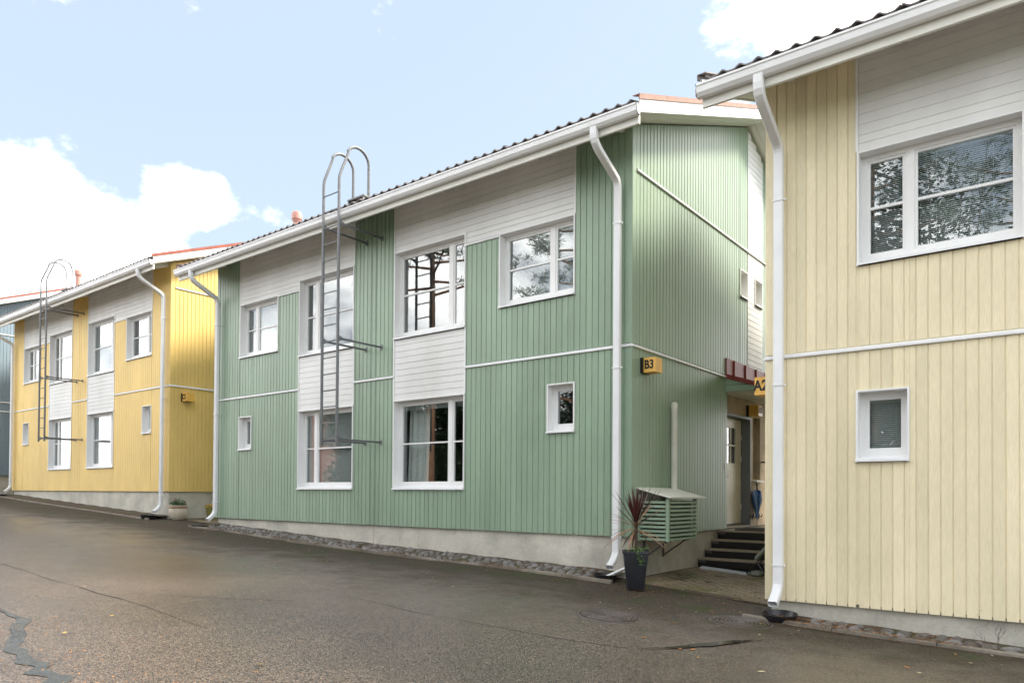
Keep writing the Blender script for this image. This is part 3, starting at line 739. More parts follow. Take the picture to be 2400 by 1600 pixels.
# yellow gable boards that can be told apart: covered by the cladding part
# ------------------------------------------------------------------ green house entrance
def g(x, y, z): return (XG + x, YG + y, ZG + z)          # from the green house corner at siding foot
def lg(x): return L + x
mb = MB(); px0, px1 = lg(-0.36), lg(-0.11)
mb.box(px0, px1, 3.80, 3.96, 0.0, 2.61); mb.box(px0, px1, 3.96, 5.36, 2.26, 2.61); mb.box(px0, px1, 5.36, 5.52, 0, 2.61)
mb.box(px0, px1, 5.52, 5.94, 0, 0.98); mb.box(px0, px1, 5.52, 5.94, 2.30, 2.61); mb.box(px0, px1, 5.94, 6.90, 0, 2.61)
mb.build('entrance_wall', 'plaster', HG)
mb = MB(); mb.box(lg(-0.70), lg(-0.36), 3.7, 6.95, -.1, 2.62); mb.build('entrance_lining', 'jamb_grey', HG)
mb = MB()
mb.box(lg(-0.36), lg(-0.098), 3.95, 3.99, 0.02, 2.27); mb.box(lg(-0.36), lg(-0.098), 5.325, 5.372, 0.02, 2.27); mb.box(lg(-0.36), lg(-0.098), 3.99, 5.325, 2.22, 2.27)
mb.build('door_frame', 'jamb_grey', HG)
mb = MB(); dx0, dx1 = lg(-0.345), lg(-0.30)
mb.box(dx0, dx1, 3.995, 4.325, 0.03, 2.21); mb.build('door_side_panel', 'door_cream', HG)
mb = MB()
mb.box(dx0, dx1, 4.335, 5.32, 0.03, 1.30); mb.box(dx0, dx1, 4.335, 4.46, 1.30, 2.21); mb.box(dx0, dx1, 5.06, 5.32, 1.30, 2.21); mb.box(dx0, dx1, 4.46, 5.06, 2.03, 2.21)
mb.box(dx0, dx1, 4.745, 4.775, 1.30, 2.03); mb.box(dx0, dx1, 4.46, 4.745, 1.65, 1.68); mb.box(dx0, dx1, 4.775, 5.06, 1.65, 1.68)
door = mb.build('door', 'door_cream', HG)
for (a, b) in ((4.46, 4.745), (4.775, 5.06)):
    for (c, d) in ((1.30, 1.65), (1.68, 2.03)):
        mb = MB(); mb.box(dx0 + .015, dx0 + .022, a, b, c, d); mb.build('pane', 'glass', door)
for k in range(5):
    mb = MB(); mb.box(dx1, dx1 + 0.006, 4.46 + k * 0.15, 4.46 + k * 0.15 + 0.14, 0.42, 1.15); mb.build('panel_slat', 'door_cream', door)
for z in (0.35, 1.35, 1.80):
    mb = MB(); mb.tube([(dx1 + 0.008, 5.312, z), (dx1 + 0.008, 5.312, z + 0.11)], 0.011, 8); mb.build('hinge', 'white_metal', door, smooth=True)
mb = MB(); mb.tube([(dx1, 4.38, 1.02), (dx1 + 0.05, 4.38, 1.02), (dx1 + 0.05, 4.48, 1.02)], 0.01, 8); mb.build('handle', 'galvanised', door, smooth=True)
mb = MB(); mb.box(lg(-0.36), lg(-0.06), 3.96, 5.36, -0.005, 0.024); mb.build('threshold', 'tread', HG)
mb = MB(); mb.hexa([(lg(-.30), 5.50, .965), (lg(-.02), 5.50, .925), (lg(-.02), 5.97, .925), (lg(-.30), 5.97, .965), (lg(-.30), 5.50, .99), (lg(-.02), 5.50, .95), (lg(-.02), 5.97, .95), (lg(-.30), 5.97, .99)])
mb.build('window_sill', 'white_metal', HG)
mb = MB(); mb.box(lg(-.30), lg(-.26), 5.52, 5.94, .98, 2.30); mb.build('side_light', 'jamb_grey', HG)
mb = MB(); mb.box(lg(-0.012), lg(0.012), 3.66, 3.72, 1.13, 1.26); mb.build('bell_button', 'white_frame', HG)
# canopy: red upstand with standing seams, sloping sheet, green end boards
can = empty('canopy', (0, 0, 0)); can.parent = HG
def canz(x): return 2.955 - 0.34 * x
mb = MB(); mb.box(lg(0.0), lg(0.026), 3.70, 6.95, 2.90, 3.265); mb.build('upstand', 'canopy_red', can)
for y in (4.05, 4.66, 5.27, 5.88, 6.49):
    mb = MB(); mb.box(lg(0.026), lg(0.052), y, y + 0.035, 2.92, 3.262); mb.build('standing_seam', 'canopy_red', can)
CW = 1.25
mb = MB(); mb.hexa([(lg(.027), 3.70, canz(.027) - .012), (lg(CW), 3.70, canz(CW) - .012), (lg(CW), 6.95, canz(CW) - .012), (lg(.027), 6.95, canz(.027) - .012), (lg(.027), 3.70, canz(.027)), (lg(CW), 3.70, canz(CW)), (lg(CW), 6.95, canz(CW)), (lg(.027), 6.95, canz(.027))])
mb.build('sheet_roof', 'canopy_red', can)
mb = MB(); mb.hexa([(lg(.0), 3.685, canz(0) - .075), (lg(CW), 3.685, canz(CW) - .075), (lg(CW), 3.699, canz(CW) - .075), (lg(.0), 3.699, canz(0) - .075), (lg(.0), 3.685, canz(0) + .012), (lg(CW), 3.685, canz(CW) + .012), (lg(CW), 3.699, canz(CW) + .012), (lg(0), 3.699, canz(0) + .012)])
mb.build('drip_edge', 'canopy_red', can)
for (za, zb0, zb1) in ((2.616, 2.735, 2.715), (2.742, canz(0) - .02, None)):
    mb = MB(); x1 = CW - .02 if zb1 else 0.60
    e = zb1 if zb1 else max(za + 0.002, canz(x1) - .02)
    mb.hexa([(lg(0.0), 3.705, za), (lg(x1), 3.705, za if zb1 else 2.742), (lg(x1), 3.735, za), (lg(0), 3.735, za), (lg(0), 3.705, zb0), (lg(x1), 3.705, e if zb1 else 2.745), (lg(x1), 3.735, e if zb1 else 2.745), (lg(0), 3.735, zb0)])
    mb.build('end_board', 'paint_green', can)
for k in range(10):
    mb = MB(); a = -0.40 + k * 0.165
    mb.box(lg(a), lg(a + 0.158), 3.74, 6.94, 2.617, 2.634); mb.build('soffit_board', 'soffit_white', can)

# ------------------------------------------------------------------ steps in the passage
gz = A(-4.5) - ZG
st = empty('entrance_steps', g(0, 2.5, gz), 'black wooden entrance steps with pale nosings between green and cream houses', 'steps')
def sl(mb_, name, mat, parent=st):
    o = mb_.build(name, mat, parent); o.location = (-(XG), -(YG + 2.5), -(ZG + gz)); return o
for k, (y, z) in enumerate(((2.55, -0.484), (2.85, -0.335), (3.15, -0.18), (3.45, -0.02))):
    mb = MB(); y1 = y + 0.32 if k < 3 else 7.2; x0 = -0.05 if k < 3 else -0.10
    mb.box(XG + x0, XG + 2.28, YG + y, YG + y1, ZG + z - 0.04, ZG + z); sl(mb, 'tread', 'tread')
    zl = (-0.484, -0.335, -0.18)[k - 1] if k else gz - 0.15
    mb = MB(); mb.box(XG - 0.05, XG + 2.28, YG + y + 0.02, YG + y + 0.05, ZG + zl - (0.02 if k else 0), ZG + z - 0.04); sl(mb, 'riser', 'riser_black')
    mb = MB(); mb.box(XG + 0.002, XG + 2.27, YG + y - 0.004, YG + y + 0.018, ZG + z - 0.145, ZG + z - 0.028); sl(mb, 'nosing_face', 'riser_black')
    mb = MB(); mb.box(XG - 0.02, XG + 0.10, YG + y - 0.008, YG + y - 0.004, ZG + z - 0.075, ZG + z - 0.03); sl(mb, 'nail_plate', 'dark_steel')
# a wall of ground behind the steps (the landing slab runs through)
mat_ = MB()
for k in range(26):
    mat_.box(XG + 0.22 + (k % 2) * 0.01, XG + 1.62 - (k % 2) * .01, YG + 3.60 + k * 0.034, YG + 3.60 + k * 0.034 + 0.030, ZG - 0.0195, ZG + 0.006 + 0.004 * (k % 3))
tag(mat_.build('doormat', 'doormat'), 'dark ribbed doormat on the landing above the black steps', 'doormat')
# pale grate lying at the foot of the steps
mb = MB(); zz = A(-4.9)
mb.add([], [])
def gq(x, y, dz): return (x, y, A(x) + dz)
pl = [(-5.26, 12.24), (-4.40, 12.24), (-4.40, 12.05), (-5.21, 12.00)]
mb.hexa([gq(*p, 0.012) for p in pl[::-1]] + [gq(*p, 0.042) for p in pl[::-1]])
tag(mb.build('step_board', 'grate_grey'), 'pale grey board lying flat at the foot of the black steps', 'board')
# folding boot brush
bb = empty('boot_brush', (-4.25, 12.1, A(-4.25)), 'steel framed boot brush with grey bristles beside the black steps', 'boot brush')
for s in (0, 0.16):
    mb = MB(); mb.tube([(-0.20, -0.02 + s, 0.01), (0.10, -0.02 + s, 0.34), (0.22, -0.02 + s, 0.46)], 0.011, 6); mb.build('leg', 'black_metal', bb, smooth=True)
mb = MB(); mb.tube([(0.18, -0.03, 0.01), (0.02, -0.03, 0.25)], 0.008, 6); mb.tube([(0.18, 0.15, 0.01), (0.02, 0.15, 0.25)], 0.008, 6); mb.build('strut', 'galvanised', bb, smooth=True)
for (cx, cz, n) in ((-0.02, 0.30, 8), (-0.08, 0.05, 4)):
    mb = MB()
    for k in range(n * 3):
        t = k / (n * 3); px_, pz_ = cx + 0.035 * n * t, cz + (0.038 * n * t if n > 5 else 0)
        for j in range(4):
            y = -0.02 + j * 0.05; a = random.uniform(-.01, .01)
            mb.box(px_ - 0.005, px_ + 0.005, y, y + 0.03, pz_ - 0.02, pz_ + 0.045 + a)
    mb.build('bristle_block', 'bristle', bb)
# ------------------------------------------------------------------ heat pump cover
hp = empty('heat_pump_cover', g(0.0, 0.2, -0.06), 'green louvred heat pump cover with pale sloping lid on green house wall', 'pump cover')
def hl(mb_, name, mat, par=hp): 
    o = mb_.build(name, mat, par); return o
hx, hy, hz = 0.52, 1.02, 0.64
for (a, b) in ((0.0, 0.0), (hx - 0.05, 0.0), (hx - 0.05, hy - 0.05), (0, hy - 0.05)):
    mb = MB(); mb.box(a, a + 0.05, b, b + 0.05, 0, hz + (0.06 if a == 0 else 0)); hl(mb, 'post', 'paint_green')
nsl = 10
for k in range(nsl):
    z = 0.012 + k * (hz - 0.02) / nsl
    mb = MB(); mb.hexa([(0.05, -0.012, z), (hx - 0.05, -0.012, z), (hx - 0.05, 0.028, z + 0.012), (0.05, 0.028, z + 0.012), (0.05, -0.012, z + 0.028), (hx - 0.05, -0.012, z + 0.028), (hx - 0.05, 0.028, z + 0.040), (0.05, 0.028, z + 0.040)]); hl(mb, 'slat', 'paint_green')
    mb = MB(); mb.hexa([(hx + 0.012, 0.05, z), (hx + 0.012, hy - 0.05 + 0.05, z), (hx - 0.028, hy, z + 0.012), (hx - 0.028, 0.05, z + 0.012), (hx + 0.012, 0.05, z + 0.028), (hx + 0.012, hy, z + 0.028), (hx - 0.028, hy, z + 0.040), (hx - 0.028, 0.05, z + 0.040)]); hl(mb, 'slat', 'paint_green')
mb = MB(); mb.box(0.03, hx - 0.07, 0.06, hy - 0.06, 0.03, hz - 0.03); hl(mb, 'pump_unit', 'black_plastic')
mb = MB(); mb.hexa([(-0.0, -0.06, hz + .155), (hx + .05, -0.06, hz + .01), (hx + .05, 1.26, hz + .01), (0.0, 1.26, hz + .155), (0, -0.06, hz + .175), (hx + .05, -0.06, hz + .03), (hx + .05, 1.26, hz + .03), (0, 1.26, hz + .175)]); lid = hl(mb, 'lid', 'cover_top')
for y in (0.2, 0.85):
    mb = MB(); mb.box(0.0, 0.02, y, y + 0.03, -0.30, 0.0); mb.tube([(0.02, y + .015, -0.27), (0.40, y + .015, -0.005)], 0.012, 6); mb.box(0, .45, y, y + .03, -0.018, 0.0); hl(mb, 'bracket', 'dark_steel')
vp = MB(); vp.lathe([(0.052, 0), (0.052, 1.40), (0.058, 1.40), (0.058, 1.47), (0.042, 1.505), (0.0, 1.515)], (XG + 0.054, YG + 1.36, ZG + 0.66), 20)
tag(vp.build('vent_pipe', 'cover_top', smooth=True), 'pale round vent pipe rising from the louvred pump cover', 'pipe')

# ------------------------------------------------------------------ ladders
def ladder(H, label):
    X, Y, Z = H.location
    xl, xr = L - 6.06, L - 5.60
    o = empty('roof_ladder', (X + L - 5.83, Y - 1.08, Z + 1.5), label, 'ladder', 'galvanised roof ladders on the house fronts')
    def b(mb_, n, smooth=True):
        q = mb_.build(n, 'galvanised', o, smooth=smooth); q.location = (-(L - 5.83), 1.08, -1.5); return q
    for x in (xl, xr):
        pts = [(x, -1.08, 1.53), (x, -1.08, 6.52), (x, -1.07, 6.60), (x, -1.05, 6.66), (x, -0.93, 6.95), (x, -0.87, 7.10)]
        for k in range(9):
            a = math.radians(155 - k * 155 / 8); pts.append((x, -0.635 + 0.27 * math.cos(a), 7.02 + 0.25 * math.sin(a)))
        pts += [(x, -0.365, 6.9), (x, -0.365, 6.33)]
        mb = MB(); mb.tube(pts, 0.028, 8); b(mb, 'rail')
    z = 1.64
    while z < 6.4:
        mb = MB(); mb.tube([(xl, -1.08, z), (xr, -1.08, z)], 0.013, 6); b(mb, 'rung'); z += 0.31
    for z in (1.64, 3.53, 5.70):
        for x in (xl, xr):
            mb = MB(); mb.box(x - 0.012, x + 0.012, -1.08, -0.003, z - 0.018, z + 0.018); mb.box(x - 0.03, x + 0.03, -0.012, 0.0, z - 0.05, z + 0.05)
            mb.hexa([(x - .022, -1.10, z - .06), (x + .022, -1.10, z - .06), (x + .022, -0.97, z - .02), (x - .022, -0.97, z - .02), (x - .022, -1.10, z + .06), (x + .022, -1.10, z + .06), (x + .022, -0.97, z + .02), (x - .022, -0.97, z + .02)])
            b(mb, 'bracket', False)
    mb = MB(); x = xr; mb.box(x - .008, x + .008, -0.62, -0.60, 5.70, 5.99); b(mb, 'stay', False)
    mb = MB(); mb.box(xl - 0.02, xr + 0.02, -0.50, -0.30, 6.40, 6.43); mb.box(xl, xl + .02, -0.5, -.3, 6.25, 6.41); mb.box(xr - .02, xr, -0.5, -.3, 6.25, 6.41); b(mb, 'roof_step', False)
ladder(HG, 'galvanised roof ladder with hooped rails standing off the green house')
ladder(HY, 'galvanised roof ladder with hooped rails standing off the yellow house')

# ------------------------------------------------------------------ house number lamps
def lamp(loc, sgn, text, label, face='front'):
    """box lamp on a wall that faces +x (sgn 1) or -x (sgn -1)"""
    o = empty('house_number_lamp', loc, label, 'lamp')
    w, dp, h = 0.205, 0.25, 0.225
    mb = MB(); x0, x1 = (0.0, 0.045) if sgn > 0 else (-0.045, 0.0); mb.box(x0, x1, -0.012, dp - 0.02, -0.005, h + 0.005); mb.build('base_plate', 'black_plastic', o)
    mb = MB(); a, b_ = (0.045, 0.045 + w) if sgn > 0 else (-0.045 - w, -0.045)
    c = 0.012
    prof = [(a + c, 0), (b_ - c, 0), (b_, c), (b_, dp - c), (b_ - c, dp), (a + c, dp), (a, dp - c), (a, c)]
    mb.prism(prof, 0.0, h, lambda t, p, q: (p, q, t)); sh = mb.build('lamp_shade', 'lamp_yellow', o)
    me = text_mesh(text, 0.185 if face == 'front' else 0.16, 'letter_black')
    t = inst('number', me, sh)
    if face == 'front': t.location = ((a + b_) / 2 - (0.02 if sgn < 0 else 0), -0.003, h * 0.5); t.rotation_euler = (math.pi / 2, 0, 0); t.scale = (0.82, 1, 1)
    else: t.location = (b_ + 0.003, dp / 2, h * 0.5); t.rotation_euler = (math.pi / 2, 0, math.pi / 2)
lamp(g(0.0, 0.28, 2.52), 1, 'B3', 'yellow box lamp reading B3 below the trim of the green gable')
lamp((XY, YY + 0.33, ZY + 2.50), 1, 'C5', 'yellow box lamp reading C5 on the yellow gable')
lamp((XC + .005, YC + 0.30, ZC_ + 2.52), -1, 'A2', 'yellow box lamp reading A2 at the cream house corner')
lamp(g(-0.11, 5.12, 2.28), 1, 'B3', 'dull yellow box lamp under the canopy beside the entrance door', 'side')

# ------------------------------------------------------------------ umbrella, hook bar, handrail
um = empty('umbrella', g(-0.045, 5.58, 0.0), 'closed blue umbrella standing tip down against the plaster wall by the door', 'umbrella')
mb = MB(); vs = []; prof = [(0.008, 0.14), (0.022, 0.18), (0.05, 0.28), (0.085, 0.42), (0.115, 0.55), (0.125, 0.64), (0.11, 0.70), (0.05, 0.72), (0.012, 0.73)]
n = 32
for (r, z) in prof:
    for k in range(n):
        a = 2 * math.pi * k / n; rr_ = r * (1 + 0.24 * math.sin(a * 4 + z * 2)); zz = z + (0.035 * math.cos(a * 8) if z > 0.6 else 0)
        vs.append((rr_ * 0.55 * math.cos(a), rr_ * 1.9 * math.sin(a) * 0.95, zz))
mb.add(vs, [(i * n + k, i * n + (k + 1) % n, (i + 1) * n + (k + 1) % n, (i + 1) * n + k) for i in range(len(prof) - 1) for k in range(n)])
mb.build('canopy', 'umbrella_blue', um, smooth=True)
mb = MB(); mb.tube([(0.0, 0.0, 0.0), (0, 0, 0.16)], 0.007, 8); mb.tube([(0, 0, 0.16), (0, 0, 0.80)], 0.006, 6); mb.build('shaft', 'black_metal', um, smooth=True)
mb = MB(); mb.tube([(0, -0.0, 0.72), (0, -0.01, 0.80), (0, -0.03, 0.90)], 0.014, 8); mb.build('handle', 'black_plastic', um, smooth=True)
mb = MB(); mb.tube([(0.05, 0.13, 0.62), (0.06, 0.14, 0.55), (0.052, 0.12, 0.48), (0.045, 0.10, 0.44)], 0.009, 5); mb.build('print', 'umbrella_print', um, smooth=True); mb = MB(); mb.tube([(0.03, -0.15, 0.50), (0.035, -0.12, 0.42), (0.03, -0.09, 0.36)], 0.007, 5); mb.build('print', 'umbrella_print', um, smooth=True)
hk = empty('hook_bar', g(-0.11, 5.6, 0.19), 'small black hook bar holding the umbrella on the plaster wall', 'hook bar')
mb = MB(); mb.box(0.0, 0.02, -0.30, 0.28, 0.0, 0.022); mb.build('bar', 'black_metal', hk)
for y in (-0.28, -0.14, 0.24):
    mb = MB(); mb.tube([(0.01, y, 0.01), (0.07, y, -0.01), (0.09, y, 0.05)], 0.009, 6); mb.tube([(0.01, y, -.05), (0.02, y, 0.06)], 0.010, 6); mb.build('hook', 'black_metal', hk, smooth=True)
hr = MB(); hr.tube([g(-0.03, 6.02, 1.36), g(0.02, 6.06, 1.34), g(0.40, 6.06, 0.70), g(0.40, 6.06, 0.02)], 0.018, 8)
hr.tube([g(-0.11, 6.02, 1.36), g(-0.03, 6.02, 1.36)], 0.018, 8)
tag(hr.build('handrail', 'black_metal', smooth=True), 'black metal handrail rising from the landing to the plaster wall', 'handrail')

# ------------------------------------------------------------------ kerbs, cobbles and earth strips
def blob_stone(seed):
    rnd = random.Random(seed); mb = MB(); n = 7
    prof = [(0.0, 0.034), (0.55, 0.030), (0.92, 0.008), (1.0, -0.03)]
    rad = [rnd.uniform(0.82, 1.12) for _ in range(n)]
    vs = [(0, 0, 0.036 + rnd.uniform(-.004, .006))]
    for (r, z) in prof[1:]:
        for k in range(n):
            a = 2 * math.pi * k / n; q = r * rad[k] * 0.068
            vs.append((q * math.cos(a) * 1.12, q * math.sin(a) * 0.9, z + rnd.uniform(-.004, .004)))
    fs = [(0, 1 + k, 1 + (k + 1) % n) for k in range(n)]
    for i in range(2): fs += [(1 + i * n + k, 1 + (i + 1) * n + k, 1 + (i + 1) * n + (k + 1) % n, 1 + i * n + (k + 1) % n) for k in range(n)]
    mb.add(vs, fs); return mb.mesh('stone', 'cobble', smooth=True)
STONES = [blob_stone(s) for s in range(8)]
BOWLS = ((XG - 0.21, YG - 0.40), (XC + 0.26, YC - 0.28), (XG - L + 0.05, YG - 0.35))
def strip(name, x0, x1, ywall, width, rise, mode, keep):
    yk = ywall - width
    def zf(x, y): return A(x) + 0.02 + rise * max(0.0, min(1.0, (y - yk) / width)) + 0.012 * math.sin(x * 7 + y * 19) * 0.6
    o = structure(sheet(name, [x0 + (x1 - x0) * i / 60 for i in range(61)], [yk + 0.03, yk + width * 0.3, yk + width * 0.65, ywall + 0.12], 0.0, 'earth', 0, zf))
    if mode == 'stone':
        rnd = random.Random(int(abs(x0) * 10)); cnt = 0; jm = MB(); rows = max(2, round((width - 0.04) / 0.135))
        cand = []
        for r in range(rows):
            x = x0 + 0.08 + (r % 2) * 0.07
            y0 = yk + 0.085 + r * (width - 0.10) / rows
            while x < x1 - 0.05:
                cand.append((x + rnd.uniform(-.02, .02), y0 + rnd.uniform(-.022, .022))); x += rnd.uniform(0.13, 0.175)
        cand.sort(key=lambda c: keep(c[0]))
        for i, (x, y) in enumerate(cand):
            if rnd.random() < 0.05 or any((x - bx_) ** 2 + (y - by_) ** 2 < 0.27 ** 2 for bx_, by_ in BOWLS): continue
            me = STONES[rnd.randrange(8)]; s = rnd.uniform(0.85, 1.12); a = rnd.uniform(-.5, .5) + (math.pi if rnd.random() < .5 else 0); z = zf(x, y) - 0.004 + rnd.uniform(-.01, .006)
            if cnt < 280:
                inst('stone', me, o, (x, y, z), (rnd.uniform(-.12, .12), rnd.uniform(-.12, .12), a), (s * rnd.uniform(.9, 1.2), s, 1)); cnt += 1
            else:
                ca, sa = math.cos(a), math.sin(a)
                jm.add([(x + s * (v.co.x * ca - v.co.y * sa), y + s * (v.co.x * sa + v.co.y * ca), z + v.co.z) for v in me.vertices], [tuple(p.vertices) for p in me.polygons])
        if jm.v: jm.build('stone_rest', 'cobble', o, smooth=True, kind='stuff')
    k = structure(empty('kerb', ((x0 + x1) / 2, yk, A((x0 + x1) / 2))))
    x = x0 - 0.25
    while x < x1 + 0.1:
        xe = min(x + 1.0, x1 + 0.12); mb = MB()
        def v(a, y, z): return (a - k.location.x, y - k.location.y, z - k.location.z)
        e = 0.004; dz = random.uniform(-.004, .004)
        za, zb = A(x) + 0.042 + dz, A(xe) + 0.042 + dz
        prof = lambda xx, z: [v(xx, yk - 0.03, z - 0.30), v(xx, yk + 0.03, z - 0.30), v(xx, yk + 0.03, z), v(xx, yk - 0.022, z), v(xx, yk - 0.03, z - 0.01)]
        p0, p1 = prof(x + e, za), prof(xe - e, zb); mb.add(p0 + p1, [(i, (i + 1) % 5, 5 + (i + 1) % 5, 5 + i) for i in range(5)] + [(4, 3, 2, 1, 0), (5, 6, 7, 8, 9)])
        mb.build('kerb_stone', 'kerb_concrete', k); x = xe
strip('cobble_strip', XG - L + 0.05, XG - 0.12, YG, 0.56, 0.085, 'stone', lambda x: -x)
strip('cobble_strip', XC + 0.12, XC + L, YC, 0.40, 0.02, 'stone', lambda x: x)
strip('earth_strip', XY - L - 0.1, XY - 0.1, YY, 0.55, 0.08, 'earth', lambda x: x)

# paving in the passages
def paving(x0, x1, y0, y1, curve):
    mb = MB(); rnd = random.Random(5); bw, bh = 0.21, 0.105
    y = y0; r = 0
    while y < y1:
        x = x0 - (r % 2) * bw / 2
        while x < x1:
            xa, xb = max(x, x0) + .003, min(x + bw, x1) - .003
            if xb - xa > 0.03 and y > y0 + curve * math.sin((xa - x0) / (x1 - x0) * 3.0):
                dz = rnd.uniform(-.004, .004); z = [A(xx) + 0.012 + dz for xx in (xa, xb)]
                c = 0.006
                mb.add([(xa, y, z[0] - .05), (xb, y, z[1] - .05), (xb, y + bh - .006, z[1] - .05), (xa, y + bh - .006, z[0] - .05), (xa + c, y + c, z[0]), (xb - c, y + c, z[1]), (xb - c, y + bh - .006 - c, z[1]), (xa + c, y + bh - .006 - c, z[0])],
                       [(4, 5, 6, 7), (0, 1, 5, 4), (1, 2, 6, 5), (2, 3, 7, 6), (3, 0, 4, 7)])
            x += bw
        y += bh; r += 1
    p = structure(sheet('paving', [x0 + (x1 - x0) * i / 8 for i in range(9)], [y0 + 0.02, (y0 + y1) / 2, y1], 0.006, 'earth'))
    mb.build('paver', 'paver', p, kind='stuff', recalc=False)
paving(XG + 0.0, XC + 0.05, YG - 0.28, YG + 2.6, 0.12)
paving(XY + 0.0, XG - L, YY + 0.15, YY + 6, 0.1)

# ------------------------------------------------------------------ bowls under the downpipes
def bowl(x, y, r, label, h=0.085, sq=0.0, tilt=0.0):
    o = MB(); o.lathe([(0.0, 0.0), (r * 0.82, 0.0), (r, h), (r * 1.0, h + .004), (r * 0.95, h + .004), (r * 0.78, 0.014), (0, 0.014)], (0, 0, 0), 32, sq=sq)
    b = o.build('splash_bowl', 'black_plastic', smooth=True); b.location = (x, y, A(x) + 0.008); b.rotation_euler = (tilt, math.atan(0.03), 0)
    return tag(b, label, 'bowl')
bowl(XG - 0.21, YG - 0.40, 0.18, 'round black bowl under the downpipe beside the red leaved plant')
bowl(XC + 0.26, YC - 0.28, 0.20, 'black bowl under the downpipe of the cream house', tilt=0.06)
bowl(XY - 0.22, YY - 0.42, 0.22, 'black bowl under the downpipe next to the beige flower pot', 0.10)
bowl(XY - L + 0.20, YY - 0.42, 0.24, 'black bowl under the downpipe between yellow and blue houses', 0.08)
bowl(XG - L + 0.05, YG - 0.35, 0.26, 'squarish black tray under the downpipe near the yellow flowers', 0.05, sq=0.5)
wp = MB(); b0 = (XG - 0.22, YG - 0.42, A(XG) + 0.05); wp.tube([b0, (XG + 0.08, YG - 0.34, A(XG) + 0.20), (XG + 0.22, YG - 0.24, A(XG) + 0.25), (XG + 0.24, YG - 0.02, A(XG) + 0.27)], 0.022, 10)
tag(wp.build('drain_hose', 'white_metal', smooth=True), 'short white drain hose running into the black bowl behind the planter', 'hose')

# ------------------------------------------------------------------ planters
px_, py_ = -4.87, 9.06; pz_ = A(px_)
pp = empty('planter', (px_, py_, pz_), 'tall tapered anthracite planter with red spiky cordyline and green ivy', 'planter')
mb = MB(); mb.lathe([(0.115, 0), (0.12, 0.005), (0.178, 0.50), (0.19, 0.505), (0.19, 0.54), (0.175, 0.54), (0.168, 0.49), (0.0, 0.48)], (0, 0, 0), 32, sq=0.72); mb.build('pot', 'anthracite', pp, smooth=True).rotation_euler = (0, 0, 0.5)
mb = MB(); mb.lathe([(0.165, 0.47), (0.15, 0.505), (0.0, 0.515)], (0, 0, 0), 24, sq=0.6); mb.build('soil', 'soil', pp, smooth=True).rotation_euler = (0, 0, 0.5)
mb = MB(); mb.tube([(0, 0, 0.48), (0.005, 0.0, 0.65), (0.0, 0.01, 0.93)], 0.02, 8, rr=[0.024, 0.02, 0.026]); mb.build('stem', 'stem_brown', pp, smooth=True)
def blade(base, az, el, ln, droop, w, mat):
    mb = MB(); n = 7; vs = []
    p = Vector(base); d_el = el
    side = Vector((-math.sin(az), math.cos(az), 0))
    for i in range(n + 1):
        t = i / n; ww = w * (0.55 + 0.9 * t) if t < 0.5 else w * (1.0 - ((t - 0.5) / 0.5) ** 1.6) + 0.0006
        d = Vector((math.cos(az) * math.cos(d_el), math.sin(az) * math.cos(d_el), math.sin(d_el)))
        nv = side.cross(d)
        vs += [p - side * ww + nv * ww * 0.35, p, p + side * ww + nv * ww * 0.35]
        p = p + d * (ln / n); d_el -= droop / n
    fs = []
    for i in range(n): fs += [(3 * i, 3 * i + 1, 3 * i + 4, 3 * i + 3), (3 * i + 1, 3 * i + 2, 3 * i + 5, 3 * i + 4)]
    mb.add(vs, fs); return mb.build('leaf', mat, pp, smooth=True, recalc=False)
rnd = random.Random(21)
for k in range(60):
    t = k / 59; az = k * 2.39996 + rnd.uniform(-.2, .2)
    if t < 0.5: el = rnd.uniform(0.85, 1.45); blade((0, 0, 0.90 + 0.03 * rnd.random()), az, el, rnd.uniform(0.42, 0.62), rnd.uniform(0.0, 0.2), 0.013, 'dracaena_red')
    elif t < 0.72: el = rnd.uniform(0.2, 0.8); blade((0, 0, 0.87), az, el, rnd.uniform(0.42, 0.64), rnd.uniform(0.1, 0.55), 0.012, 'dracaena_red' if rnd.random() < .55 else 'dracaena_tan')
    else: el = rnd.uniform(-0.45, 0.25); blade((0, 0, 0.82), az, el, rnd.uniform(0.42, 0.66), rnd.uniform(0.5, 1.1), 0.012, 'dracaena_tan')
mb = MB(); rnd = random.Random(4)
def leaflet(mb, p, s, rnd):
    a, b_ = rnd.uniform(0, 6.28), rnd.uniform(-.7, .7); u = Vector((math.cos(a), math.sin(a), math.sin(b_))).normalized(); v_ = u.cross(Vector((rnd.uniform(-.4, .4), rnd.uniform(-.4, .4), 1))).normalized()
    p = Vector(p); mb.add([p - u * s, p - v_ * s * .6, p + u * s, p + v_ * s * .6], [(0, 1, 2, 3)])
for k in range(150):
    a = rnd.uniform(0, 6.28); r = rnd.uniform(0.02, 0.17); leaflet(mb, (r * math.cos(a), r * math.sin(a), 0.535 + rnd.uniform(-.01, .05)), 0.017, rnd)
for k in range(110):
    t = rnd.random(); leaflet(mb, (0.10 + 0.06 * rnd.random() + 0.05 * t, -0.16 + rnd.uniform(-.04, .16), 0.53 - 0.17 * t + rnd.uniform(-.02, .02)), 0.018, rnd)
mb.build('ivy', 'leaf_ivy', pp, kind='stuff', recalc=False)

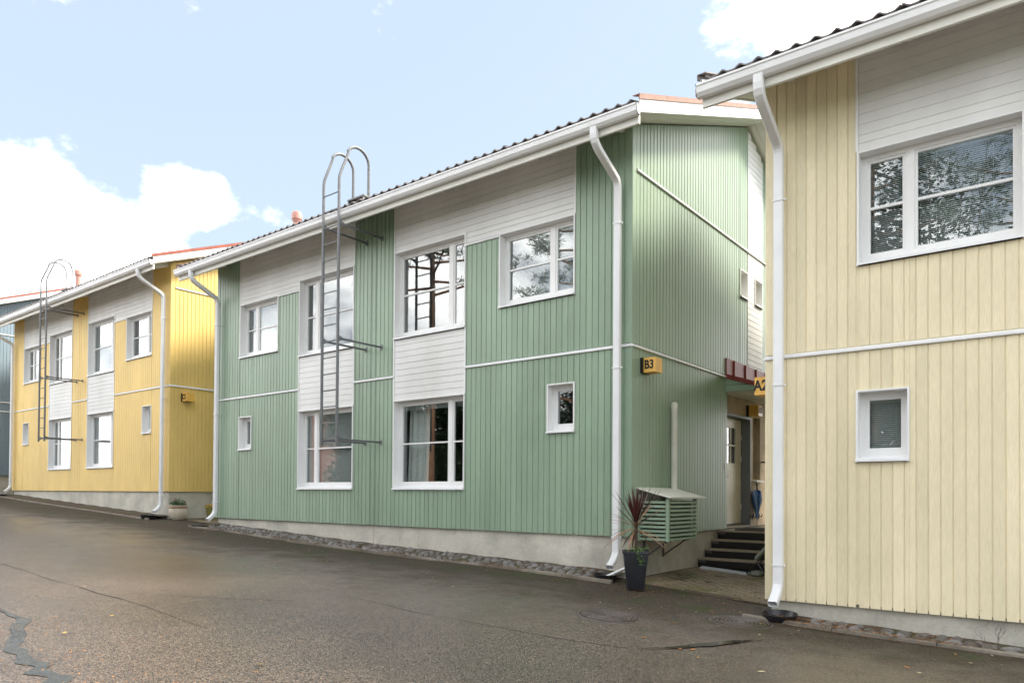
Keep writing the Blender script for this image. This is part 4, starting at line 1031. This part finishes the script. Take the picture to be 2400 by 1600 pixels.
bx, by = -19.38, 10.08
bp_ = empty('flower_pot', (bx, by, A(bx)), 'round beige ceramic pot with brown band and red flowers by the yellow house', 'flower pot')
mb = MB(); mb.lathe([(0.15, 0), (0.20, 0.06), (0.235, 0.16), (0.24, 0.25), (0.232, 0.31)], (0, 0, 0), 32); mb.lathe([(0.232, 0.365), (0.24, 0.38), (0.24, 0.40), (0.225, 0.40), (0.22, 0.36), (0.0, 0.35)], (0, 0, 0), 32); mb.build('pot', 'beige_ceramic', bp_, smooth=True)
mb = MB(); mb.lathe([(0.232, 0.31), (0.236, 0.315), (0.236, 0.36), (0.232, 0.365)], (0, 0, 0), 32); mb.build('band', 'brown_glaze', bp_, smooth=True)
mb = MB(); rnd = random.Random(9)
for k in range(420):
    a = rnd.uniform(0, 6.28); r = 0.21 * math.sqrt(rnd.random()); leaflet(mb, (r * math.cos(a), r * math.sin(a), 0.37 + rnd.random() * (0.22 - r * .5)), 0.028, rnd)
mb.build('foliage', 'leaf_green', bp_, kind='stuff', recalc=False)
mb = MB()
for k in range(26): 
    a = rnd.uniform(2.2, 4.6); r = rnd.uniform(.05, .2); leaflet(mb, (r * math.cos(a), r * math.sin(a), 0.50 + rnd.uniform(0, .10)), 0.024, rnd)
mb.build('blossoms', 'petal_pink', bp_, kind='stuff', recalc=False)
bx, by = -19.30, 11.02
yp = empty('flower_pot', (bx, by, A(bx)), 'olive pot of yellow flowers half hidden behind the left downpipe of the green house', 'flower pot')
mb = MB(); mb.lathe([(0.12, 0), (0.17, 0.32), (0.18, 0.325), (0.165, 0.33), (0.0, 0.30)], (0, 0, 0), 28); mb.build('pot', 'olive_pot', yp, smooth=True)
mb = MB(); mb2 = MB(); rnd = random.Random(2)
for k in range(160):
    a = rnd.uniform(0, 6.28); r = 0.2 * math.sqrt(rnd.random()); q = (r * math.cos(a), r * math.sin(a), 0.33 + rnd.random() * (0.14 - r * .4)); leaflet(mb if k % 4 == 0 else mb2, q, 0.035, rnd)
mb.build('foliage', 'leaf_green', yp, kind='stuff', recalc=False); mb2.build('blossoms', 'petal_yellow', yp, kind='stuff', recalc=False)

# dry twig by the cream foundation
tw = MB(); rnd = random.Random(3); x0, y0 = -0.62, YC - 0.33
def twig(p, d, ln, r, lvl):
    q = p + d * ln; m_ = p + d * ln * .5 + Vector((rnd.uniform(-.02, .02), 0, 0)); tw.tube([p, m_, q], r, 5, rr=[r, r * .8, r * .5])
    if lvl:
        for k in range(3): twig(p + d * ln * rnd.uniform(.4, .95), (d + Vector((rnd.uniform(-.8, .8), rnd.uniform(-.3, .3), rnd.uniform(0, .5)))).normalized(), ln * .6, r * .6, lvl - 1)
twig(Vector((x0, y0, A(x0))), Vector((-.05, 0.02, 1)).normalized(), 0.20, 0.0035, 2); twig(Vector((x0 - .1, y0 + .06, A(x0) + .02)), Vector((-.5, 0, 1)).normalized(), 0.13, 0.0025, 1)
twl = MB()
for k in range(26): leaflet(twl, (x0 + rnd.uniform(-.2, .15), y0 + rnd.uniform(-.05, .05), A(x0) + rnd.uniform(.12, .46)), 0.008, rnd)
wd = empty('dry_weed', (0, 0, 0), 'thin dry weed growing from cobbles by the cream foundation', 'weed')
tw.build('stems', 'twig', wd, kind='stuff', recalc=False); twl.build('leaves', 'twig', wd, kind='stuff', recalc=False)

# ------------------------------------------------------------------ manholes, cracks, puddle
def manhole(x, y, label):
    o = empty('manhole_cover', (x, y, A(x)), label, 'manhole')
    o.rotation_euler = (0, math.atan(-(A(x + .2) - A(x - .2)) / .4), 0)
    mb = MB(); mb.lathe([(0.36, 0.002), (0.352, 0.012), (0.325, 0.012), (0.320, -0.01)], (0, 0, 0.0), 48); mb.build('frame', 'manhole_iron', o, smooth=True)
    mb = MB(); pr = [(0.308, -0.01), (0.308, 0.014)]; r = 0.30
    while r > 0.05: pr += [(r, 0.012), (r - 0.010, -0.004), (r - 0.024, -0.004), (r - 0.034, 0.012)]; r -= 0.045
    mb.lathe([(p_, q_ + 0.001) for p_, q_ in pr + [(0.0, 0.012)]], (0, 0, 0.0), 48); mb.build('cover', 'manhole_iron', o, smooth=True)
manhole(-4.16, 7.12, 'round ribbed iron manhole cover in asphalt in front of the planter')
manhole(-3.03, 8.12, 'round ribbed iron manhole cover beside the black bowl of the cream house')
def ribbon(name, pts, wid, mat, dz, seed, n=14, wob=1.0):
    rnd = random.Random(seed); P = []
    for i in range(len(pts) - 1):
        for k in range(n):
            t = k / n; P.append((pts[i][0] * (1 - t) + pts[i + 1][0] * t, pts[i][1] * (1 - t) + pts[i + 1][1] * t, (wid[i] * (1 - t) + wid[i + 1] * t)))
    P.append((*pts[-1], wid[-1])); vs = []
    ph = rnd.uniform(0, 6)
    for i, (x, y, w) in enumerate(P):
        a = P[max(i - 1, 0)]; b_ = P[min(i + 1, len(P) - 1)]; t = Vector((b_[0] - a[0], b_[1] - a[1])).normalized(); nn = Vector((-t.y, t.x))
        j = (math.sin(i * .47 + ph) + math.sin(i * .21 + 2 * ph)) * .5 * wob
        l, r = w * (1 + .4 * j + rnd.uniform(-.10, .10) * wob), w * (1 - .4 * wob * math.sin(i * .33 + ph) + rnd.uniform(-.10, .10) * wob)
        c = Vector((x, y)) + nn * w * .4 * wob * math.sin(i * .27 + ph)
        for q in (c + nn * l, c - nn * r): vs.append((q.x, q.y, A(q.x) + dz + 0.006 * (math.sin(q.x * 1.7 + q.y * .9) + math.sin(q.x * .8 - q.y * 1.3 + 1))))
    mb = MB(); mb.add(vs, [(2 * i, 2 * i + 1, 2 * i + 3, 2 * i + 2) for i in range(len(P) - 1)])
    return structure(mb.build(name, mat, recalc=False))
ribbon('asphalt_crack', [(-8.34, 2.58), (-8.09, 2.6), (-7.77, 2.56), (-7.14, 2.34), (-6.81, 2.18), (-6.51, 2.11), (-6.2, 2.08), (-5.9, 2.05), (-5.68, 2.03), (-5.38, 1.98), (-5.0, 1.9)], [.01, .03, .05, .06, .05, .06, .05, .07, .06, .08, .05], 'wet_asphalt', .004, 1)
ribbon('asphalt_crack', [(-9.2, 2.66), (-8.6, 2.62), (-7.9, 2.58)], [.008, .012, .015], 'crack_dark', .0035, 2)
ribbon('asphalt_crack', [(-12.35, 3.79), (-11.43, 3.81), (-10.38, 3.74), (-9.64, 3.75), (-8.9, 3.68), (-8.31, 3.69), (-7.56, 3.67), (-6.78, 3.6), (-6.33, 3.59)], [.008, .005, .005, .003, .010, .008, .003, .004, .002], 'crack_dark', .004, 3)
ribbon('asphalt_crack', [(-7.43, 5.64), (-6.56, 5.61), (-5.58, 5.47), (-4.97, 5.59), (-4.41, 5.72), (-3.88, 5.83), (-3.3, 6.02)], [.002, .004, .004, .005, .005, .006, .006], 'crack_dark', .004, 4)
ribbon('asphalt_crack', [(-8.3, 4.1), (-7.7, 4.5), (-7.0, 5.0)], [.003, .007, .003], 'crack_dark', .004, 5)
ribbon('puddle', [(-3.22, 6.06), (-3.04, 6.28), (-2.92, 6.5), (-2.81, 6.74), (-2.70, 6.98), (-2.58, 7.26), (-2.5, 7.45)], [.003, .018, .04, .06, .045, .014, .003], 'puddle_water', .012, 6, 14, .35)

# ------------------------------------------------------------------ fallen leaves and needle litter
mb = MB(); rnd = random.Random(11)
def fleaf(x, y, s, z=None, flat=True):
    z = (A(x) + 0.011) if z is None else z
    a = rnd.uniform(0, 6.28); u = Vector((math.cos(a), math.sin(a), rnd.uniform(-.12, .12))) * s; v_ = Vector((-math.sin(a), math.cos(a), rnd.uniform(-.2, .2))) * s * rnd.uniform(.5, .8)
    c = Vector((x, y, z + 0.004)); mb.add([c - u, c - v_ * .8 - u * .2, c + v_ * -.3 + u * .5 - Vector((0, 0, 0)), c + u, c + v_ * .9 + u * .1], [(0, 1, 2, 3, 4)])
for k in range(230):
    mb.cur = rnd.choice((0, 0, 1, 2, 2, 3))
    X = rnd.uniform(-20, 1); Y = rnd.uniform(1.2, 9.2) if rnd.random() < .45 else 9.2 - abs(rnd.gauss(0, 1.4))
    fleaf(X, Y, rnd.uniform(.012, .028))
for (X, Y) in ((-6.9, 2.6), (-5.2, 6.3), (-3.5, 7.4), (-2.95, 6.35), (-2.85, 6.42), (-2.4, 7.9), (-4.9, 3.2), (-10.2, 6.9), (-2.1, 6.1), (-1.2, 7.2)):
    mb.cur = rnd.choice((0, 1, 2)); fleaf(X, Y, rnd.uniform(.03, .042))
mb.build('fallen_leaves', ['leaf_yellow', 'leaf_orange', 'leaf_pale', 'leaf_brown'], kind='stuff', recalc=False)
mb = MB()
def litter(n, x0, x1, yk, spread, hgt=0.05):
    for k in range(n):
        X = rnd.uniform(x0, x1); Y = yk + rnd.gauss(0, spread); mb.cur = 0 if rnd.random() < .65 else 1
        if math.sin(X * 2.3) + math.sin(X * 5.1 + 1) + rnd.uniform(-1.2, 1.2) < 0: continue
        l = rnd.uniform(.012, .03); a = rnd.uniform(0, 6.28); dx, dy = l * math.cos(a), l * math.sin(a); w = rnd.uniform(.003, .008)
        z = A(X) + 0.014 + rnd.uniform(0, .012) + (0.03 if abs(Y - yk) < .05 or Y > yk else 0)
        mb.add([(X - dx, Y - dy, z), (X + dy * w / l, Y - dx * w / l, z + .002), (X + dx, Y + dy, z + rnd.uniform(-.003, .006)), (X - dy * w / l, Y + dx * w / l, z + .002)], [(0, 1, 2, 3)])
litter(3800, XG - L, XG, YG - 0.60, 0.06); litter(1600, XC, XC + 4, YC - 0.43, 0.06); litter(1200, XC, XC + 4, YC - 0.2, 0.08); litter(2200, XG - L, XG, YG - 0.35, 0.10); litter(2600, XY - L, XY, YY - 0.5, 0.12); litter(1500, -7, -3, 9.3, 0.5); litter(700, -7.5, -4, 2.2, .35)
mb.build('leaf_litter', ['leaf_brown', 'leaf_orange'], kind='stuff', recalc=False)

# ------------------------------------------------------------------ pines across the yard (seen mirrored in the panes)
def pine(x, y, h, r0, label, seed, low=0.45):
    rnd = random.Random(seed); z0 = A(x)
    o = empty('pine_tree', (x, y, z0), label, 'tree', 'pines across the yard')
    pts = []; rr = []
    for i in range(12):
        t = i / 11; pts.append((0.25 * math.sin(t * 3 + seed), 0.2 * math.sin(t * 2.3 + seed * 2), h * t - 0.2)); rr.append(r0 * (1 - .82 * t) * (1.25 if i == 0 else 1))
    mb = MB(); mb.tube(pts, r0, 12, rr=rr); mb.build('trunk', 'pine_bark', o, smooth=True)
    br = MB(); cr = MB()
    nb = 34
    for k in range(nb):
        t = low + (1 - low) * (k / nb) ** 0.9; a = k * 2.4 + rnd.uniform(-.4, .4); ln = (1 - t) * h * .34 + .8 + rnd.uniform(-.3, .6)
        i = min(10, int(t * 11)); f = t * 11 - i; b0_ = Vector(pts[i]).lerp(Vector(pts[i + 1]), f)
        d = Vector((math.cos(a), math.sin(a), rnd.uniform(-.1, .35))); e = b0_ + d * ln; md = b0_ + d * ln * .5 + Vector((0, 0, -.15))
        br.tube([b0_, md, e], .05, 5, rr=[.06, .04, .015])
        for j in range(11):
            c = md.lerp(e, j / 10 * 1.05) + Vector((rnd.gauss(0, .28), rnd.gauss(0, .28), rnd.gauss(.1, .18)))
            for q in range(70):
                v_ = Vector((rnd.gauss(0, 1), rnd.gauss(0, 1), rnd.gauss(.3, .7))).normalized(); s = v_.cross(Vector((rnd.random(), rnd.random(), rnd.random()))).normalized()
                p = c + v_ * rnd.uniform(.0, .22); l = rnd.uniform(.10, .22); w = rnd.uniform(.008, .02)
                cr.add([p - s * w, p + s * w, p + v_ * l], [(0, 1, 2)])
    br.build('branches', 'pine_bark', o, smooth=True); cr.build('crown', 'needles', o, kind='stuff', recalc=False)
pine(-21.6, -2.1, 17, .21, 'tall pine with bare reddish trunk mirrored in the green house windows', 1, .54)
pine(-15.2, -4.4, 14, .19, 'bushy pine across the yard mirrored in the upper right green window', 2, .3)
pine(-5.0, -7.5, 15, .2, 'broad pine behind the camera mirrored in the cream house window', 3, .3)
pine(-9.8, -8.6, 13, .18, 'pine between two others on the far side of the yard', 4, .3)
pine(-1.0, -9.0, 14, .18, 'pine at the lower end of the row across the yard', 6, .25)

# ------------------------------------------------------------------ hedge bushes on the far side of the yard (mirrored low in the panes)
def bush(x, y, w, h, seed, label, name='hedge_bush', cat='bush', group='hedge bushes across the yard'):
    rnd = random.Random(seed); z0 = A(x); o = empty(name, (x, y, z0), label, cat, group)
    st_ = MB(); fl = MB()
    for k in range(7):
        a = rnd.uniform(0, 6.28); e = Vector((math.cos(a) * w * .3, math.sin(a) * w * .25, h * rnd.uniform(.6, .9)))
        st_.tube([(e.x * .1, e.y * .1, -.2), (e.x * .6, e.y * .6, e.z * .5), tuple(e)], .04, 6, rr=[.05, .035, .01])
    st_.build('stem', 'stem_brown', o, smooth=True)
    lobes = [(rnd.uniform(-.34, .34) * w, rnd.uniform(-.2, .2) * w, h * (.12 + .7 * i9 / 11), rnd.uniform(.26, .38) * w) for i9 in range(12)]
    for (cx, cy, cz, cr) in lobes:
        for q in range(1050):
            d = Vector((rnd.gauss(0, 1), rnd.gauss(0, 1), rnd.gauss(0, 1))).normalized(); p = Vector((cx, cy, cz)) + d * cr * rnd.uniform(.35, 1.04)
            if p.z < 0.05: continue
            leaflet(fl, p, rnd.uniform(.075, .15), rnd)
    fl.build('foliage', 'needles', o, kind='stuff', recalc=False)
HX = [(-34.5 + 2.75 * i, -8.6 - 1.2 * math.sin(i * 1.3)) for i in range(14)]
ORD = ('first', 'second', 'third', 'fourth', 'fifth', 'sixth', 'seventh', 'eighth', 'ninth', 'tenth', 'eleventh', 'twelfth', 'thirteenth', 'fourteenth')
for i_, (hx_, hy_) in enumerate(HX):
    bush(hx_, hy_, 3.6, 6.6 + 1.0 * math.sin(i_ * 2.1), 40 + i_, 'dark green bush, %s in the hedge counted from the pinkish red house' % ORD[i_])
bush(-3.6, -7.8, 5.0, 13.5, 77, 'tall leafy tree across the yard mirrored in the cream house windows', 'leafy_tree', 'tree', None)
bush(-16.6, -7.2, 4.2, 11.5, 78, 'leafy tree across the yard mirrored in the upper right green window', 'leafy_tree', 'tree', None)
